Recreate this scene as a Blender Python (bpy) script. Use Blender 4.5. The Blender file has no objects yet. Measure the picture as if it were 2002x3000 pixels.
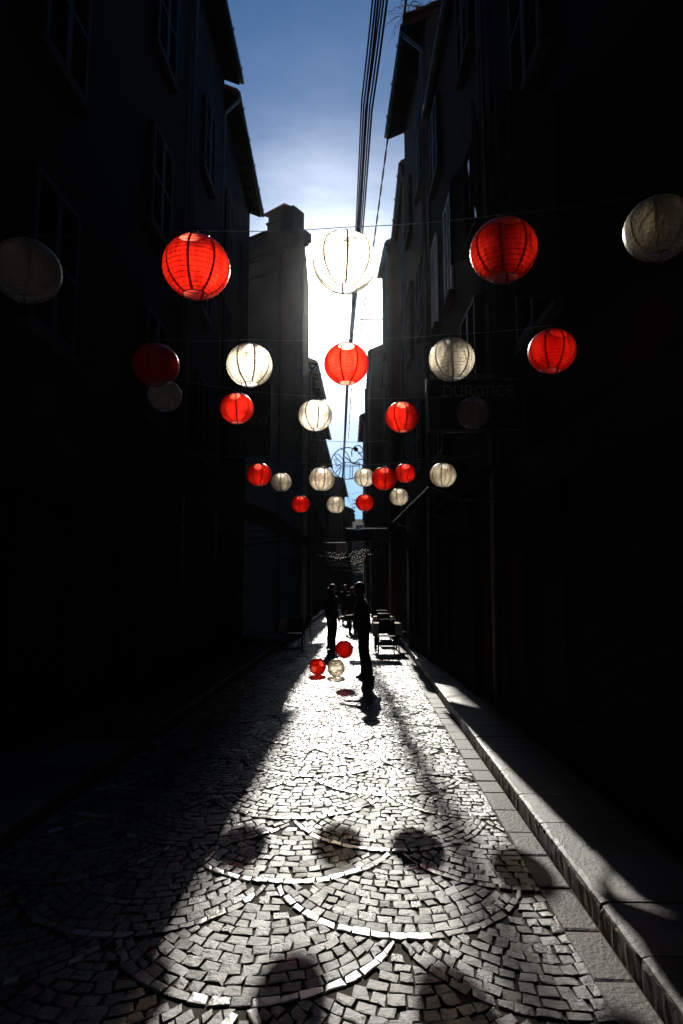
import bpy, bmesh, math, random
import numpy as np
from mathutils import Vector, Matrix
random.seed(7); rng = np.random.default_rng(7)
R = math.radians
sc = bpy.context.scene
COL = sc.collection

# ------------------------------------------------------------------ camera
CAMH, F, PXC = 1.69, 1850.0, 1060.0          # eye height, focal length and axis in photo pixels (2002 x 3000)
YAW, PITCH = math.atan((PXC - 1001) / F), math.atan((1717 - 1500) / F)
cd = bpy.data.cameras.new('camera'); cam = bpy.data.objects.new('camera', cd); COL.objects.link(cam)
cd.sensor_fit = 'VERTICAL'; cd.sensor_height = 36; cd.lens = 36 * F / 3000
cd.clip_start = 0.05; cd.clip_end = 3000
cam.location = (0, 0, CAMH); cam.rotation_euler = (R(90) + PITCH, 0, YAW)
sc.camera = cam
sc.render.resolution_x, sc.render.resolution_y = 683, 1024
CM = cam.rotation_euler.to_matrix()

def ray(px, py):
    return CM @ Vector(((px - 1001) / F, (1500 - py) / F, -1))
def at(px, py, Y):                           # the point at depth Y (metres along the street) seen at a photo pixel
    d = ray(px, py); t = Y / d.y
    return Vector((d.x * t, Y, CAMH + d.z * t))

# ------------------------------------------------------------------ sky, sun, exposure
SUN_EL, SUN_AZ = R(25.0), R(-2.5)            # azimuth from the street axis, negative = left
sund = Vector((math.sin(SUN_AZ) * math.cos(SUN_EL), math.cos(SUN_AZ) * math.cos(SUN_EL), math.sin(SUN_EL)))
HALO = (130.0, 3.2, 13.0, 8.0)                # (strength, width in degrees) of the narrow and the wide halo
w = bpy.data.worlds.new('World'); sc.world = w; w.use_nodes = True
nt = w.node_tree; nt.nodes.clear()
sky = nt.nodes.new('ShaderNodeTexSky'); sky.sky_type = 'NISHITA'; sky.sun_disc = False
sky.sun_elevation = SUN_EL; sky.sun_rotation = SUN_AZ
sky.air_density = 1.0; sky.dust_density = 0.05; sky.ozone_density = 4.0; sky.altitude = 50
bg = nt.nodes.new('ShaderNodeBackground'); bg.inputs['Strength'].default_value = 0.06
out = nt.nodes.new('ShaderNodeOutputWorld')
def wn(kind, op=None, *vals):
    n = nt.nodes.new(kind)
    if op: n.operation = op
    for i, v_ in enumerate(vals):
        if v_ is None: continue
        if hasattr(v_, 'is_output'): nt.links.new(v_, n.inputs[i])
        else: n.inputs[i].default_value = v_
    return n
tcw = nt.nodes.new('ShaderNodeTexCoord')
dt = wn('ShaderNodeVectorMath', 'DOT_PRODUCT', tcw.outputs['Generated'], tuple(sund))
ang = wn('ShaderNodeMath', 'ARCCOSINE', wn('ShaderNodeMath', 'MINIMUM', dt.outputs['Value'], 0.99999).outputs[0])
def halo(amp, width):                         # forward scattering by the moist air around the sun
    e = wn('ShaderNodeMath', 'EXPONENT', wn('ShaderNodeMath', 'MULTIPLY', ang.outputs[0], -1.0 / R(width)).outputs[0])
    return wn('ShaderNodeMath', 'MULTIPLY', e.outputs[0], amp).outputs[0]
hz = wn('ShaderNodeMath', 'ADD', halo(HALO[0], HALO[1]), halo(HALO[2], HALO[3])).outputs[0]
mpw = nt.nodes.new('ShaderNodeMapping'); mpw.inputs['Scale'].default_value = (3.0, 3.0, 9.0); nt.links.new(tcw.outputs['Generated'], mpw.inputs[0])
cn = nt.nodes.new('ShaderNodeTexNoise'); cn.inputs['Scale'].default_value = 1.6; cn.inputs['Detail'].default_value = 9; cn.inputs['Roughness'].default_value = .62; nt.links.new(mpw.outputs[0], cn.inputs['Vector'])
cr_ = nt.nodes.new('ShaderNodeMapRange'); nt.links.new(cn.outputs['Fac'], cr_.inputs[0]); cr_.inputs[1].default_value = .42; cr_.inputs[2].default_value = .78; cr_.inputs[3].default_value = .85; cr_.inputs[4].default_value = 1.5
hz = wn('ShaderNodeMath', 'MULTIPLY', hz, cr_.outputs[0]).outputs[0]
sz = wn('ShaderNodeSeparateXYZ', None, tcw.outputs['Generated'])          # longer path through the moist air towards the horizon
am_ = wn('ShaderNodeMath', 'DIVIDE', .54, wn('ShaderNodeMath', 'ADD', wn('ShaderNodeMath', 'MAXIMUM', sz.outputs['Z'], 0.0).outputs[0], .12).outputs[0])
hz = wn('ShaderNodeMath', 'MULTIPLY', hz, am_.outputs[0]).outputs[0]
tint = wn('ShaderNodeVectorMath', 'MULTIPLY', sky.outputs[0], (.55, 1.06, 1.36))
hc_ = nt.nodes.new('ShaderNodeMix'); hc_.data_type = 'RGBA'; hc_.blend_type = 'ADD'; hc_.inputs[0].default_value = 1.0
hcol = wn('ShaderNodeVectorMath', 'SCALE', (1.0, .99, .96)); nt.links.new(hz, hcol.inputs['Scale'])
nt.links.new(tint.outputs[0], hc_.inputs[6]); nt.links.new(hcol.outputs[0], hc_.inputs[7])
nt.links.new(hc_.outputs[2], bg.inputs[0]); nt.links.new(bg.outputs[0], out.inputs[0])
ld = bpy.data.lights.new('sun', 'SUN'); ld.energy = 5.0; ld.angle = R(0.53); ld.color = (1.0, 0.95, 0.86)
sun = bpy.data.objects.new('sun', ld); COL.objects.link(sun); sun.location = (0, 0, 30)
sun.rotation_euler = sund.to_track_quat('Z', 'Y').to_euler()
vs = sc.view_settings
vs.view_transform = 'Standard'; vs.look = 'None'; vs.gamma = 1; vs.use_curve_mapping = False; vs.exposure = -0.06
sc.cycles.use_denoising = True
sc.cycles.max_bounces = 9; sc.cycles.transmission_bounces = 8; sc.cycles.transparent_max_bounces = 24
sc.cycles.diffuse_bounces = 3; sc.cycles.sample_clamp_indirect = 6

# ------------------------------------------------------------------ materials
def newmat(name):
    m = bpy.data.materials.new(name); m.use_nodes = True; t = m.node_tree; t.nodes.clear()
    o = t.nodes.new('ShaderNodeOutputMaterial'); return m, t, o
def ramp(t, src, stops):
    r = t.nodes.new('ShaderNodeValToRGB'); t.links.new(src, r.inputs[0]); e = r.color_ramp.elements
    while len(e) < len(stops): e.new(0.5)
    for k, (p, c) in enumerate(stops): e[k].position = p; e[k].color = (*c, 1)
    return r
def noise(t, scale, detail=4, rough=0.6, vec=None):
    n = t.nodes.new('ShaderNodeTexNoise'); n.inputs['Scale'].default_value = scale
    n.inputs['Detail'].default_value = detail; n.inputs['Roughness'].default_value = rough
    if vec is not None: t.links.new(vec, n.inputs['Vector'])
    return n
def surf(name, c0, c1, rough=0.7, scale=3.0, bump=0.2, bscale=40.0, spec=0.4, metal=0.0, dist=0.01, rvar=0.1):
    m, t, o = newmat(name)
    p = t.nodes.new('ShaderNodeBsdfPrincipled'); g = t.nodes.new('ShaderNodeNewGeometry')
    n = noise(t, scale, 6, 0.65, g.outputs['Position'])
    cr = ramp(t, n.outputs['Fac'], [(0.3, c0), (0.7, c1)])
    t.links.new(cr.outputs[0], p.inputs['Base Color'])
    p.inputs['Metallic'].default_value = metal; p.inputs['Specular IOR Level'].default_value = spec
    mr = t.nodes.new('ShaderNodeMapRange'); t.links.new(n.outputs['Fac'], mr.inputs[0])
    mr.inputs[3].default_value = rough - rvar; mr.inputs[4].default_value = min(1, rough + rvar)
    t.links.new(mr.outputs[0], p.inputs['Roughness'])
    if bump:
        b = t.nodes.new('ShaderNodeBump'); b.inputs['Strength'].default_value = bump; b.inputs['Distance'].default_value = dist
        n2 = noise(t, bscale, 5, 0.6, g.outputs['Position']); t.links.new(n2.outputs['Fac'], b.inputs['Height'])
        t.links.new(b.outputs[0], p.inputs['Normal'])
    t.links.new(p.outputs[0], o.inputs[0]); return m

def stone_mat(name, dark, light, r0, r1, bump, spec=0.5, grain=90.0, coarse=None):
    # each stone carries its own random value in the attribute "stone"
    m, t, o = newmat(name)
    p = t.nodes.new('ShaderNodeBsdfPrincipled'); g = t.nodes.new('ShaderNodeNewGeometry')
    a = t.nodes.new('ShaderNodeAttribute'); a.attribute_name = 'stone'
    n = noise(t, grain, 5, 0.7, g.outputs['Position']); n3 = noise(t, 6.0, 4, 0.6, g.outputs['Position'])
    mx = t.nodes.new('ShaderNodeMath'); mx.operation = 'MULTIPLY_ADD'; mx.inputs[1].default_value = 0.42
    t.links.new(n.outputs['Fac'], mx.inputs[0])
    m2 = t.nodes.new('ShaderNodeMath'); m2.operation = 'MULTIPLY'; m2.inputs[1].default_value = 0.58
    t.links.new(a.outputs['Fac'], m2.inputs[0]); t.links.new(m2.outputs[0], mx.inputs[2])
    cr = ramp(t, mx.outputs[0], [(0.22, dark), (0.72, light)]); t.links.new(cr.outputs[0], p.inputs['Base Color'])
    nl = noise(t, .9, 5, .65, g.outputs['Position']); wr = ramp(t, nl.outputs['Fac'], [(.35, (.45, .43, .40)), (.62, (1, 1, 1))])      # trodden dirt
    mm = t.nodes.new('ShaderNodeMix'); mm.data_type = 'RGBA'; mm.blend_type = 'MULTIPLY'; mm.inputs[0].default_value = 1.0
    t.links.new(cr.outputs[0], mm.inputs[6]); t.links.new(wr.outputs[0], mm.inputs[7]); t.links.new(mm.outputs[2], p.inputs['Base Color'])
    ad = t.nodes.new('ShaderNodeMath'); ad.operation = 'ADD'; t.links.new(a.outputs['Fac'], ad.inputs[0]); t.links.new(n3.outputs['Fac'], ad.inputs[1])
    mr = t.nodes.new('ShaderNodeMapRange'); t.links.new(ad.outputs[0], mr.inputs[0])
    mr.inputs[1].default_value = 0.35; mr.inputs[2].default_value = 1.6; mr.inputs[3].default_value = r0; mr.inputs[4].default_value = r1
    t.links.new(mr.outputs[0], p.inputs['Roughness']); p.inputs['Specular IOR Level'].default_value = spec
    b = t.nodes.new('ShaderNodeBump'); b.inputs['Strength'].default_value = bump; b.inputs['Distance'].default_value = 0.004
    n2 = noise(t, 160.0, 6, 0.7, g.outputs['Position']); t.links.new(n2.outputs['Fac'], b.inputs['Height'])
    b2 = t.nodes.new('ShaderNodeBump'); b2.inputs['Strength'].default_value = bump if coarse is None else coarse; b2.inputs['Distance'].default_value = 0.012
    n4 = noise(t, 28.0 if coarse is None else 48.0, 3, 0.6, g.outputs['Position']); t.links.new(n4.outputs['Fac'], b2.inputs['Height'])
    t.links.new(b2.outputs[0], b.inputs['Normal']); t.links.new(b.outputs[0], p.inputs['Normal'])
    t.links.new(p.outputs[0], o.inputs[0]); return m

def fabric(name, col, transp, lobe, glow, threads, core):
    # thin nylon: light passes straight through the weave, in a forward lobe, and diffusely
    m, t, o = newmat(name)
    tc = t.nodes.new('ShaderNodeTexCoord'); mp = t.nodes.new('ShaderNodeMapping'); mp.inputs['Scale'].default_value = (26, 26, threads)
    t.links.new(tc.outputs['Object'], mp.inputs[0]); n = noise(t, 1.0, 4, 0.6, mp.outputs[0])
    cr = ramp(t, n.outputs['Fac'], [(0.25, tuple(c * 0.62 for c in col)), (0.75, col)])
    tr = t.nodes.new('ShaderNodeBsdfTransparent'); tr.inputs[0].default_value = (*[min(1, c * 1.15) for c in col], 1)
    rf = t.nodes.new('ShaderNodeBsdfRefraction'); rf.inputs['IOR'].default_value = 0.90; rf.inputs['Roughness'].default_value = 0.9; rf.inputs[0].default_value = (*core, 1)
    rg = t.nodes.new('ShaderNodeBsdfRefraction'); rg.inputs['IOR'].default_value = 1.12; rg.inputs['Roughness'].default_value = .95; rg.inputs[0].default_value = (*core, 1)
    tl = t.nodes.new('ShaderNodeBsdfTranslucent'); t.links.new(cr.outputs[0], tl.inputs[0])
    df = t.nodes.new('ShaderNodeBsdfDiffuse'); t.links.new(cr.outputs[0], df.inputs[0])
    gl = t.nodes.new('ShaderNodeBsdfGlossy'); gl.inputs['Roughness'].default_value = 0.35; gl.inputs[0].default_value = (.9, .9, .9, 1)
    mp2 = t.nodes.new('ShaderNodeMapping'); mp2.inputs['Scale'].default_value = (34, 34, 3.5); t.links.new(tc.outputs['Object'], mp2.inputs[0])
    ns = noise(t, 1.0, 3, 0.6, mp2.outputs[0]); oi = t.nodes.new('ShaderNodeObjectInfo')      # vertical gathers of the cloth, different on every lantern
    ov = t.nodes.new('ShaderNodeVectorMath'); ov.operation = 'SCALE'; ov.inputs[0].default_value = (40, 17, 9); t.links.new(oi.outputs['Random'], ov.inputs['Scale']); t.links.new(ov.outputs[0], mp2.inputs['Location'])
    def vary(base, lo, hi):
        r_ = t.nodes.new('ShaderNodeMapRange'); t.links.new(ns.outputs['Fac'], r_.inputs[0]); r_.inputs[1].default_value = .34; r_.inputs[2].default_value = .66; r_.inputs[3].default_value = base * lo; r_.inputs[4].default_value = min(1, base * hi); return r_.outputs[0]
    def mix(f, a, b):
        x = t.nodes.new('ShaderNodeMixShader'); t.links.new(a, x.inputs[1]); t.links.new(b, x.inputs[2])
        if hasattr(f, 'is_output'): t.links.new(f, x.inputs[0])
        else: x.inputs[0].default_value = f
        return x.outputs[0]
    s = mix(glow, df.outputs[0], tl.outputs[0]); s = mix(vary(lobe, .55, 1.35), s, mix(.5, rf.outputs[0], rg.outputs[0])); s = mix(vary(transp, 1.7, .45), s, tr.outputs[0])
    fr = t.nodes.new('ShaderNodeFresnel'); fr.inputs[0].default_value = 1.35
    mm = t.nodes.new('ShaderNodeMath'); mm.operation = 'MULTIPLY'; mm.inputs[1].default_value = 0.5; t.links.new(fr.outputs[0], mm.inputs[0])
    x = t.nodes.new('ShaderNodeMixShader'); t.links.new(mm.outputs[0], x.inputs[0]); t.links.new(s, x.inputs[1]); t.links.new(gl.outputs[0], x.inputs[2])
    b = t.nodes.new('ShaderNodeBump'); b.inputs['Strength'].default_value = 0.25; b.inputs['Distance'].default_value = 0.004
    t.links.new(n.outputs['Fac'], b.inputs['Height'])
    for nn in (tl, df, gl): t.links.new(b.outputs[0], nn.inputs['Normal'])
    t.links.new(x.outputs[0], o.inputs[0]); return m

M = {}
M['cobble'] = stone_mat('cobble_granite', (.018, .0165, .0145), (.165, .155, .138), .22, .60, .85, .75)
M['marble'] = stone_mat('white_marble', (.30, .30, .28), (.55, .54, .51), .16, .34, .25, .5, 40)
M['kerb'] = stone_mat('kerb_granite', (.015, .012, .0095), (.15, .125, .095), .30, .55, 1.0, .5, 75, .55)
M['mortar'] = surf('mortar', (.03, .022, .014), (.075, .058, .038), .85, 14, .6, 150, .2)
M['gutter'] = surf('gutter_stone', (.018, .016, .013), (.11, .10, .082), .62, 26, .8, 45, .4)
M['asph'] = surf('paving', (.03, .028, .025), (.06, .056, .05), .9, 1.5, .3, 60, .12)
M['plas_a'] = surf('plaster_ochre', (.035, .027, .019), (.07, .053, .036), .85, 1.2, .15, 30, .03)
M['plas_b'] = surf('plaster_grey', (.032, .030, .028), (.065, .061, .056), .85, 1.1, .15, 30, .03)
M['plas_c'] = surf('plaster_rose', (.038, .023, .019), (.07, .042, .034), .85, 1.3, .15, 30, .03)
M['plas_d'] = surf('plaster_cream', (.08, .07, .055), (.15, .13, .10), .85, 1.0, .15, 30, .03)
M['stone'] = surf('facade_stone', (.06, .054, .045), (.12, .107, .09), .9, 2.2, .3, 25, .06)
M['tile'] = surf('clay_tile', (.12, .055, .035), (.25, .12, .075), .85, 5, .3, 60, .15)
M['wood'] = surf('dark_timber', (.02, .015, .010), (.045, .034, .023), .9, 8, .3, 60, .08)
M['shut_g'] = surf('green_shutter', (.012, .035, .03), (.025, .06, .05), .6, 6, .1, 50, .4)
M['shut_b'] = surf('blue_grey_shutter', (.03, .04, .05), (.055, .07, .085), .75, 6, .1, 50, .15)
M['shut_w'] = surf('pale_paint', (.55, .55, .52), (.72, .71, .68), .45, 6, .1, 50, .4)
M['zinc'] = surf('zinc', (.10, .10, .11), (.20, .20, .21), .45, 8, .1, 50, .5, .7)
M['iron'] = surf('black_iron', (.012, .012, .013), (.03, .03, .03), .5, 20, .1, 80, .5, .3)
M['wire'] = surf('galvanised_wire', (.25, .25, .25), (.4, .4, .4), .35, 20, 0, 80, .5, .9)
M['rubber'] = surf('cable_rubber', (.010, .010, .011), (.022, .022, .024), .55, 20, 0, 80, .4)
M['dark_sign'] = surf('sign_black', (.012, .011, .012), (.022, .02, .02), .45, 5, .05, 60, .4)
M['navy'] = surf('sign_navy', (.012, .016, .04), (.02, .026, .06), .45, 5, .05, 60, .4)
M['letter'] = surf('letter_paint', (.20, .175, .16), (.28, .245, .23), .6, 30, 0, 60, .3)
M['letter_y'] = surf('letter_yellow', (.08, .075, .03), (.11, .10, .04), .6, 30, 0, 60, .3)
M['cloth'] = surf('cream_tablecloth', (.55, .46, .33), (.68, .59, .44), .85, 8, .2, 120, .2)
M['jacket'] = surf('black_jacket', (.006, .006, .007), (.014, .014, .016), .6, 12, .2, 120, .4)
M['jeans'] = surf('dark_trousers', (.010, .011, .016), (.02, .022, .03), .8, 15, .3, 160, .3)
M['skin'] = surf('skin', (.30, .17, .11), (.36, .21, .14), .5, 30, .05, 200, .4)
M['hair'] = surf('brown_hair', (.018, .011, .006), (.04, .024, .012), .5, 60, .4, 220, .5)
M['hair_y'] = surf('fair_hair', (.06, .035, .014), (.12, .07, .03), .5, 60, .4, 220, .5)
M['coat'] = surf('dark_coat', (.015, .014, .016), (.03, .028, .03), .85, 12, .2, 120, .2)
M['awning'] = surf('awning_canvas', (.018, .017, .016), (.035, .033, .03), .95, 4, .15, 160, .1, rvar=.04)
M['weed'] = surf('dry_weed', (.16, .11, .04), (.28, .20, .08), .8, 20, 0, 90, .2)
M['leaf'] = surf('garland_green', (.03, .07, .02), (.06, .11, .035), .6, 20, 0, 90, .3)
M['red'] = fabric('red_nylon', (.92, .014, .012), .04, .52, .94, 300, (1.0, .16, .10))
M['white'] = fabric('cream_nylon', (.90, .77, .58), .23, .56, .96, 300, (1.0, .96, .88))
m, t, o = newmat('window_glass'); p = t.nodes.new('ShaderNodeBsdfPrincipled'); p.inputs['Base Color'].default_value = (.012, .014, .016, 1)
p.inputs['Roughness'].default_value = .08; t.links.new(p.outputs[0], o.inputs[0]); M['glass'] = m
m, t, o = newmat('frosted_bulb'); p = t.nodes.new('ShaderNodeBsdfTranslucent'); p.inputs[0].default_value = (.95, .93, .88, 1); q_ = t.nodes.new('ShaderNodeBsdfGlossy'); q_.inputs['Roughness'].default_value = .3
x_ = t.nodes.new('ShaderNodeMixShader'); x_.inputs[0].default_value = .25; t.links.new(p.outputs[0], x_.inputs[1]); t.links.new(q_.outputs[0], x_.inputs[2]); t.links.new(x_.outputs[0], o.inputs[0]); M['bulb'] = m

# ------------------------------------------------------------------ mesh helpers
class MB:
    def __init__(s): s.v = []; s.f = []
    def add(s, vs_, fs_):
        k = len(s.v); s.v.extend([Vector(q) for q in vs_]); s.f.extend([tuple(i + k for i in f) for f in fs_]); return s
    def hexa(s, p):                                             # eight corners: bottom ring, then top ring
        return s.add(p, [(3, 2, 1, 0), (4, 5, 6, 7), (0, 1, 5, 4), (1, 2, 6, 5), (2, 3, 7, 6), (3, 0, 4, 7)])
    def box(s, lo, hi):
        (x0, y0, z0), (x1, y1, z1) = lo, hi
        return s.hexa([(x0, y0, z0), (x1, y0, z0), (x1, y1, z0), (x0, y1, z0), (x0, y0, z1), (x1, y0, z1), (x1, y1, z1), (x0, y1, z1)])
    def obox(s, o, u, v, n, u0, u1, v0, v1, n0, n1):            # box in the frame (origin, u, v, n)
        P = lambda a, b, c: o + u * a + v * b + n * c
        return s.hexa([P(u0, v0, n0), P(u1, v0, n0), P(u1, v0, n1), P(u0, v0, n1), P(u0, v1, n0), P(u1, v1, n0), P(u1, v1, n1), P(u0, v1, n1)])
    def tube(s, pts, r, n=8, closed=False, caps=True):
        pts = [Vector(p) for p in pts]; N = len(pts); k0 = len(s.v)
        rr = r if isinstance(r, (list, tuple)) else [r] * N
        up = None
        for i, p in enumerate(pts):
            d = (pts[(i + 1) % N] - pts[i - 1]) if closed else (pts[min(i + 1, N - 1)] - pts[max(i - 1, 0)])
            d = d.normalized() if d.length > 1e-9 else Vector((0, 0, 1))
            if up is None: up = Vector((0, 0, 1)) if abs(d.z) < .9 else Vector((1, 0, 0))
            a = d.cross(up); a = a.normalized() if a.length > 1e-6 else d.orthogonal().normalized()
            b = a.cross(d).normalized(); up = b
            for j in range(n):
                t_ = 2 * math.pi * j / n; s.v.append(p + (a * math.cos(t_) + b * math.sin(t_)) * rr[i])
        for i in range(N if closed else N - 1):
            i2 = (i + 1) % N
            for j in range(n):
                j2 = (j + 1) % n; s.f.append((k0 + i * n + j, k0 + i * n + j2, k0 + i2 * n + j2, k0 + i2 * n + j))
        if caps and not closed:
            s.f.append(tuple(k0 + j for j in range(n))[::-1]); s.f.append(tuple(k0 + (N - 1) * n + j for j in range(n)))
        return s
    def lathe(s, prof, n=24, c=(0, 0, 0), cap=False):
        k0 = len(s.v); c = Vector(c)
        for r, z in prof:
            for j in range(n):
                a = 2 * math.pi * j / n; s.v.append(c + Vector((r * math.cos(a), r * math.sin(a), z)))
        for i in range(len(prof) - 1):
            for j in range(n):
                j2 = (j + 1) % n; s.f.append((k0 + i * n + j, k0 + i * n + j2, k0 + (i + 1) * n + j2, k0 + (i + 1) * n + j))
        if cap:
            s.f.append(tuple(k0 + j for j in range(n))[::-1]); s.f.append(tuple(k0 + (len(prof) - 1) * n + j for j in range(n)))
        return s
    def ball(s, c, r, n=10, sq=(1, 1, 1)):
        pr = [(max(1e-4, math.sin(math.pi * i / (n // 2 + 1))) * r, -math.cos(math.pi * i / (n // 2 + 1)) * r) for i in range(n // 2 + 2)]
        k = len(s.v); s.lathe(pr, n); c = Vector(c)
        for i in range(k, len(s.v)): q = s.v[i]; s.v[i] = c + Vector((q.x * sq[0], q.y * sq[1], q.z * sq[2]))
        return s
    def build(s, name, mat, parent=None, smooth=False):
        org = Vector(parent['_o']) if parent is not None and '_o' in parent else Vector((0, 0, 0))
        me = bpy.data.meshes.new(name); me.from_pydata([tuple(q - org) for q in s.v], [], s.f); me.update()
        if mat is not None: me.materials.append(M[mat] if isinstance(mat, str) else mat)
        if smooth: me.polygons.foreach_set('use_smooth', [True] * len(me.polygons))
        ob = bpy.data.objects.new(name, me); COL.objects.link(ob)
        if parent is not None: ob.parent = parent; ob['_o'] = list(org)
        return ob
def tag(o, label=None, cat=None, group=None, kind=None):
    for k, v_ in (('label', label), ('category', cat), ('group', group), ('kind', kind)):
        if v_: o[k] = v_
    return o
def thing(name, label, cat, loc=(0, 0, 0), group=None):
    e = bpy.data.objects.new(name, None); COL.objects.link(e); e.location = loc; e['_o'] = list(loc); e.empty_display_size = .2
    return tag(e, label, cat, group)
def copy_tree(o, parent=None):
    c = o.copy(); COL.objects.link(c); c.parent = parent
    for ch in o.children: copy_tree(ch, c)
    return c
Z = Vector((0, 0, 1))
def arc(c, r, a0, a1, n, ax=Vector((1, 0, 0)), ay=Z):
    return [Vector(c) + ax * (r * math.cos(a0 + (a1 - a0) * i / n)) + ay * (r * math.sin(a0 + (a1 - a0) * i / n)) for i in range(n + 1)]
def sag(a, b, s_, n=16):
    a, b = Vector(a), Vector(b); return [a.lerp(b, i / n) - Z * (4 * s_ * (i / n) * (1 - i / n)) for i in range(n + 1)]

# ================================================================== GROUND
g = MB().add([(-400, -300, -.03), (400, -300, -.03), (400, 700, -.03), (-400, 700, -.03)], [(0, 1, 2, 3)]).build('ground', 'asph')
tag(g, kind='structure')
KX, LX = 1.17, -2.30                                            # right and left kerb lines
road = MB()
ys = [-8 + 2 * i for i in range(54)]
for i in range(len(ys) - 1):
    road.add([(LX, ys[i], 0), (KX, ys[i], 0), (KX, ys[i + 1], 0), (LX, ys[i + 1], 0)], [(0, 1, 2, 3)])
road = tag(road.build('road', 'mortar'), kind='structure')

# --- cobbles: fish-scale fans, each filled with concentric rows, the outermost row in white marble
FR, FS, AX0, AX1, Y0 = .72, .52, .20, -.50, 3.25                # fan radius, row spacing, axes of the two columns
def fan_center(i, r):                                           # column i, row r (r grows away from the camera)
    ax = AX0 + .70 * i
    return ax + .045 * math.sin(r * 1.7 + i), Y0 + FS * r + FR + .035 * math.sin(r * 2.3 + i * 1.1)
def stone(poly, h, tx, ty, dome, big):
    # top polygon with a worn, slightly domed rim; returns local verts and faces about its centre
    n = len(poly); cx = sum(p[0] for p in poly) / n; cy = sum(p[1] for p in poly) / n
    vv, ff = [], []
    def zz(x, y): return h + tx * (x - cx) + ty * (y - cy)
    for k, (sc_, dz) in enumerate(((1.0, None), (1.0, -.0045), (.94, 0.0), (.6, dome * .8))):
        for x, y in poly:
            X, Yv = cx + (x - cx) * sc_, cy + (y - cy) * sc_
            vv.append((X, Yv, -.02 if dz is None else zz(X, Yv) + dz))
    vv.append((cx, cy, h + dome))
    for k in range(3):
        for i in range(n):
            j = (i + 1) % n; ff.append((k * n + i, k * n + j, (k + 1) * n + j, (k + 1) * n + i))
    for i in range(n): ff.append((3 * n + i, 3 * n + (i + 1) % n, 4 * n))
    return vv, ff, (cx, cy)
stones = []                                                     # (verts, faces, centre, white)
YFAR = 46.0
for r in range(-7, 86):
    for ii in range(-4, 3):
        if (r - ii) % 2: continue
        cx, cy = fan_center(ii, r)
        if cy - FR > YFAR: continue
        over = [fan_center(ii - 1, r + 1), fan_center(ii + 1, r + 1), fan_center(ii, r + 2)]
        k = 0; run_ = 0.0
        while run_ < 1.10:
            wdt = .060 if k == 0 else random.uniform(.068, .088)
            ra, rb = FR - .45 * run_, FR - .45 * (run_ + wdt); ya, yb = cy + .55 * run_, cy + .55 * (run_ + wdt)
            run_ += wdt; a = -math.pi + random.uniform(0, .1)
            while a < 0.0:
                L = random.uniform(.066, .112) if k else random.uniform(.07, .125)
                da = L / ra; g_ = .0022 + random.random() * .0030
                a0, a1 = a + g_ / ra, min(a + da, .12) - g_ / ra; a += da
                if a1 <= a0: continue
                am = (a0 + a1) / 2; thick = (ra - rb) + (yb - ya) * max(0, -math.sin(am))
                if thick < .03: continue
                pm = (cx + (ra + rb) / 2 * math.cos(am), (ya + yb) / 2 + (ra + rb) / 2 * math.sin(am))
                if any((pm[0] - q[0]) ** 2 + (pm[1] - q[1]) ** 2 < (FR + .012) ** 2 for q in over): continue
                j = lambda: random.gauss(0, .0052)
                poly = []; gk = g_ / thick
                for (q, b_) in ((1 - gk, a0), (gk, a0), (gk * .8, am), (gk, a1), (1 - gk, a1)):
                    rr_, yy_ = ra + (rb - ra) * q, ya + (yb - ya) * q
                    x, y = cx + rr_ * math.cos(b_) + j(), yy_ + rr_ * math.sin(b_) + j()
                    for o_ in over:
                        dx, dy = x - o_[0], y - o_[1]; dd = math.hypot(dx, dy)
                        if dd < FR + .005: x, y = o_[0] + dx / dd * (FR + .005), o_[1] + dy / dd * (FR + .005)
                    poly.append((max(LX + .012, min(KX - .182, x)), y))
                A = sum(poly[i][0] * poly[(i + 1) % 5][1] - poly[(i + 1) % 5][0] * poly[i][1] for i in range(5)) / 2
                if abs(A) < .0013: continue
                if A < 0: poly = poly[::-1]
                xs = [p[0] for p in poly]
                if poly[0][1] < -5.5 or min(xs) > KX - .2 or max(xs) < LX + .03: continue
                pw = {-1: .94, 0: .95 if math.cos(am) < .15 else .12, 1: .7 if math.cos(am) < 0 and pm[1] > 3.4 else .12}.get(ii, .5)
                white = (k == 0) and random.random() < pw * .97
                h = random.uniform(.0045, .0115) + (.002 if white else 0)
                tl = .016 if white else .05
                v_, f_, c_ = stone(poly, h, random.gauss(0, tl), random.gauss(0, tl), random.uniform(.0, .002 if white else .003), True)
                stones.append((v_, f_, c_, white))
            k += 1
def link_attr(me, vals):
    at_ = me.attributes.new('stone', 'FLOAT', 'POINT'); at_.data.foreach_set('value', np.asarray(vals, dtype=np.float32))
def stone_obj(name, v_, f_, c_, mat, parent, rv):
    me = bpy.data.meshes.new(name); me.from_pydata([(a - c_[0], b - c_[1], c) for a, b, c in v_], [], f_)
    me.materials.append(M[mat]); link_attr(me, [rv] * len(v_))
    ob = bpy.data.objects.new(name, me); COL.objects.link(ob); ob.parent = parent; ob.location = (c_[0], c_[1], 0); return ob
def rest_obj(name, lst, mat, parent):
    V, Fc, A = [], [], []
    for v_, f_, c_ in lst:
        k = len(V); V.extend(v_); Fc.extend([tuple(i + k for i in f) for f in f_]); A.extend([random.random()] * len(v_))
    me = bpy.data.meshes.new(name); me.from_pydata(V, [], Fc); me.materials.append(M[mat]); link_attr(me, A)
    ob = bpy.data.objects.new(name, me); COL.objects.link(ob); ob.parent = parent; ob['kind'] = 'stuff'; return ob
def inframe(c):
    return c[1] > 2.38 and -.62 * c[1] < c[0] + .03 * c[1] < .57 * c[1] and c[0] > -1.25
gs = sorted([s for s in stones if not s[3] and inframe(s[2])], key=lambda s: s[2][1])
ws = sorted([s for s in stones if s[3] and inframe(s[2])], key=lambda s: s[2][1])
pick_g, pick_w = gs[:300], ws[:130]
ids = {id(s) for s in pick_g} | {id(s) for s in pick_w}
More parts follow.
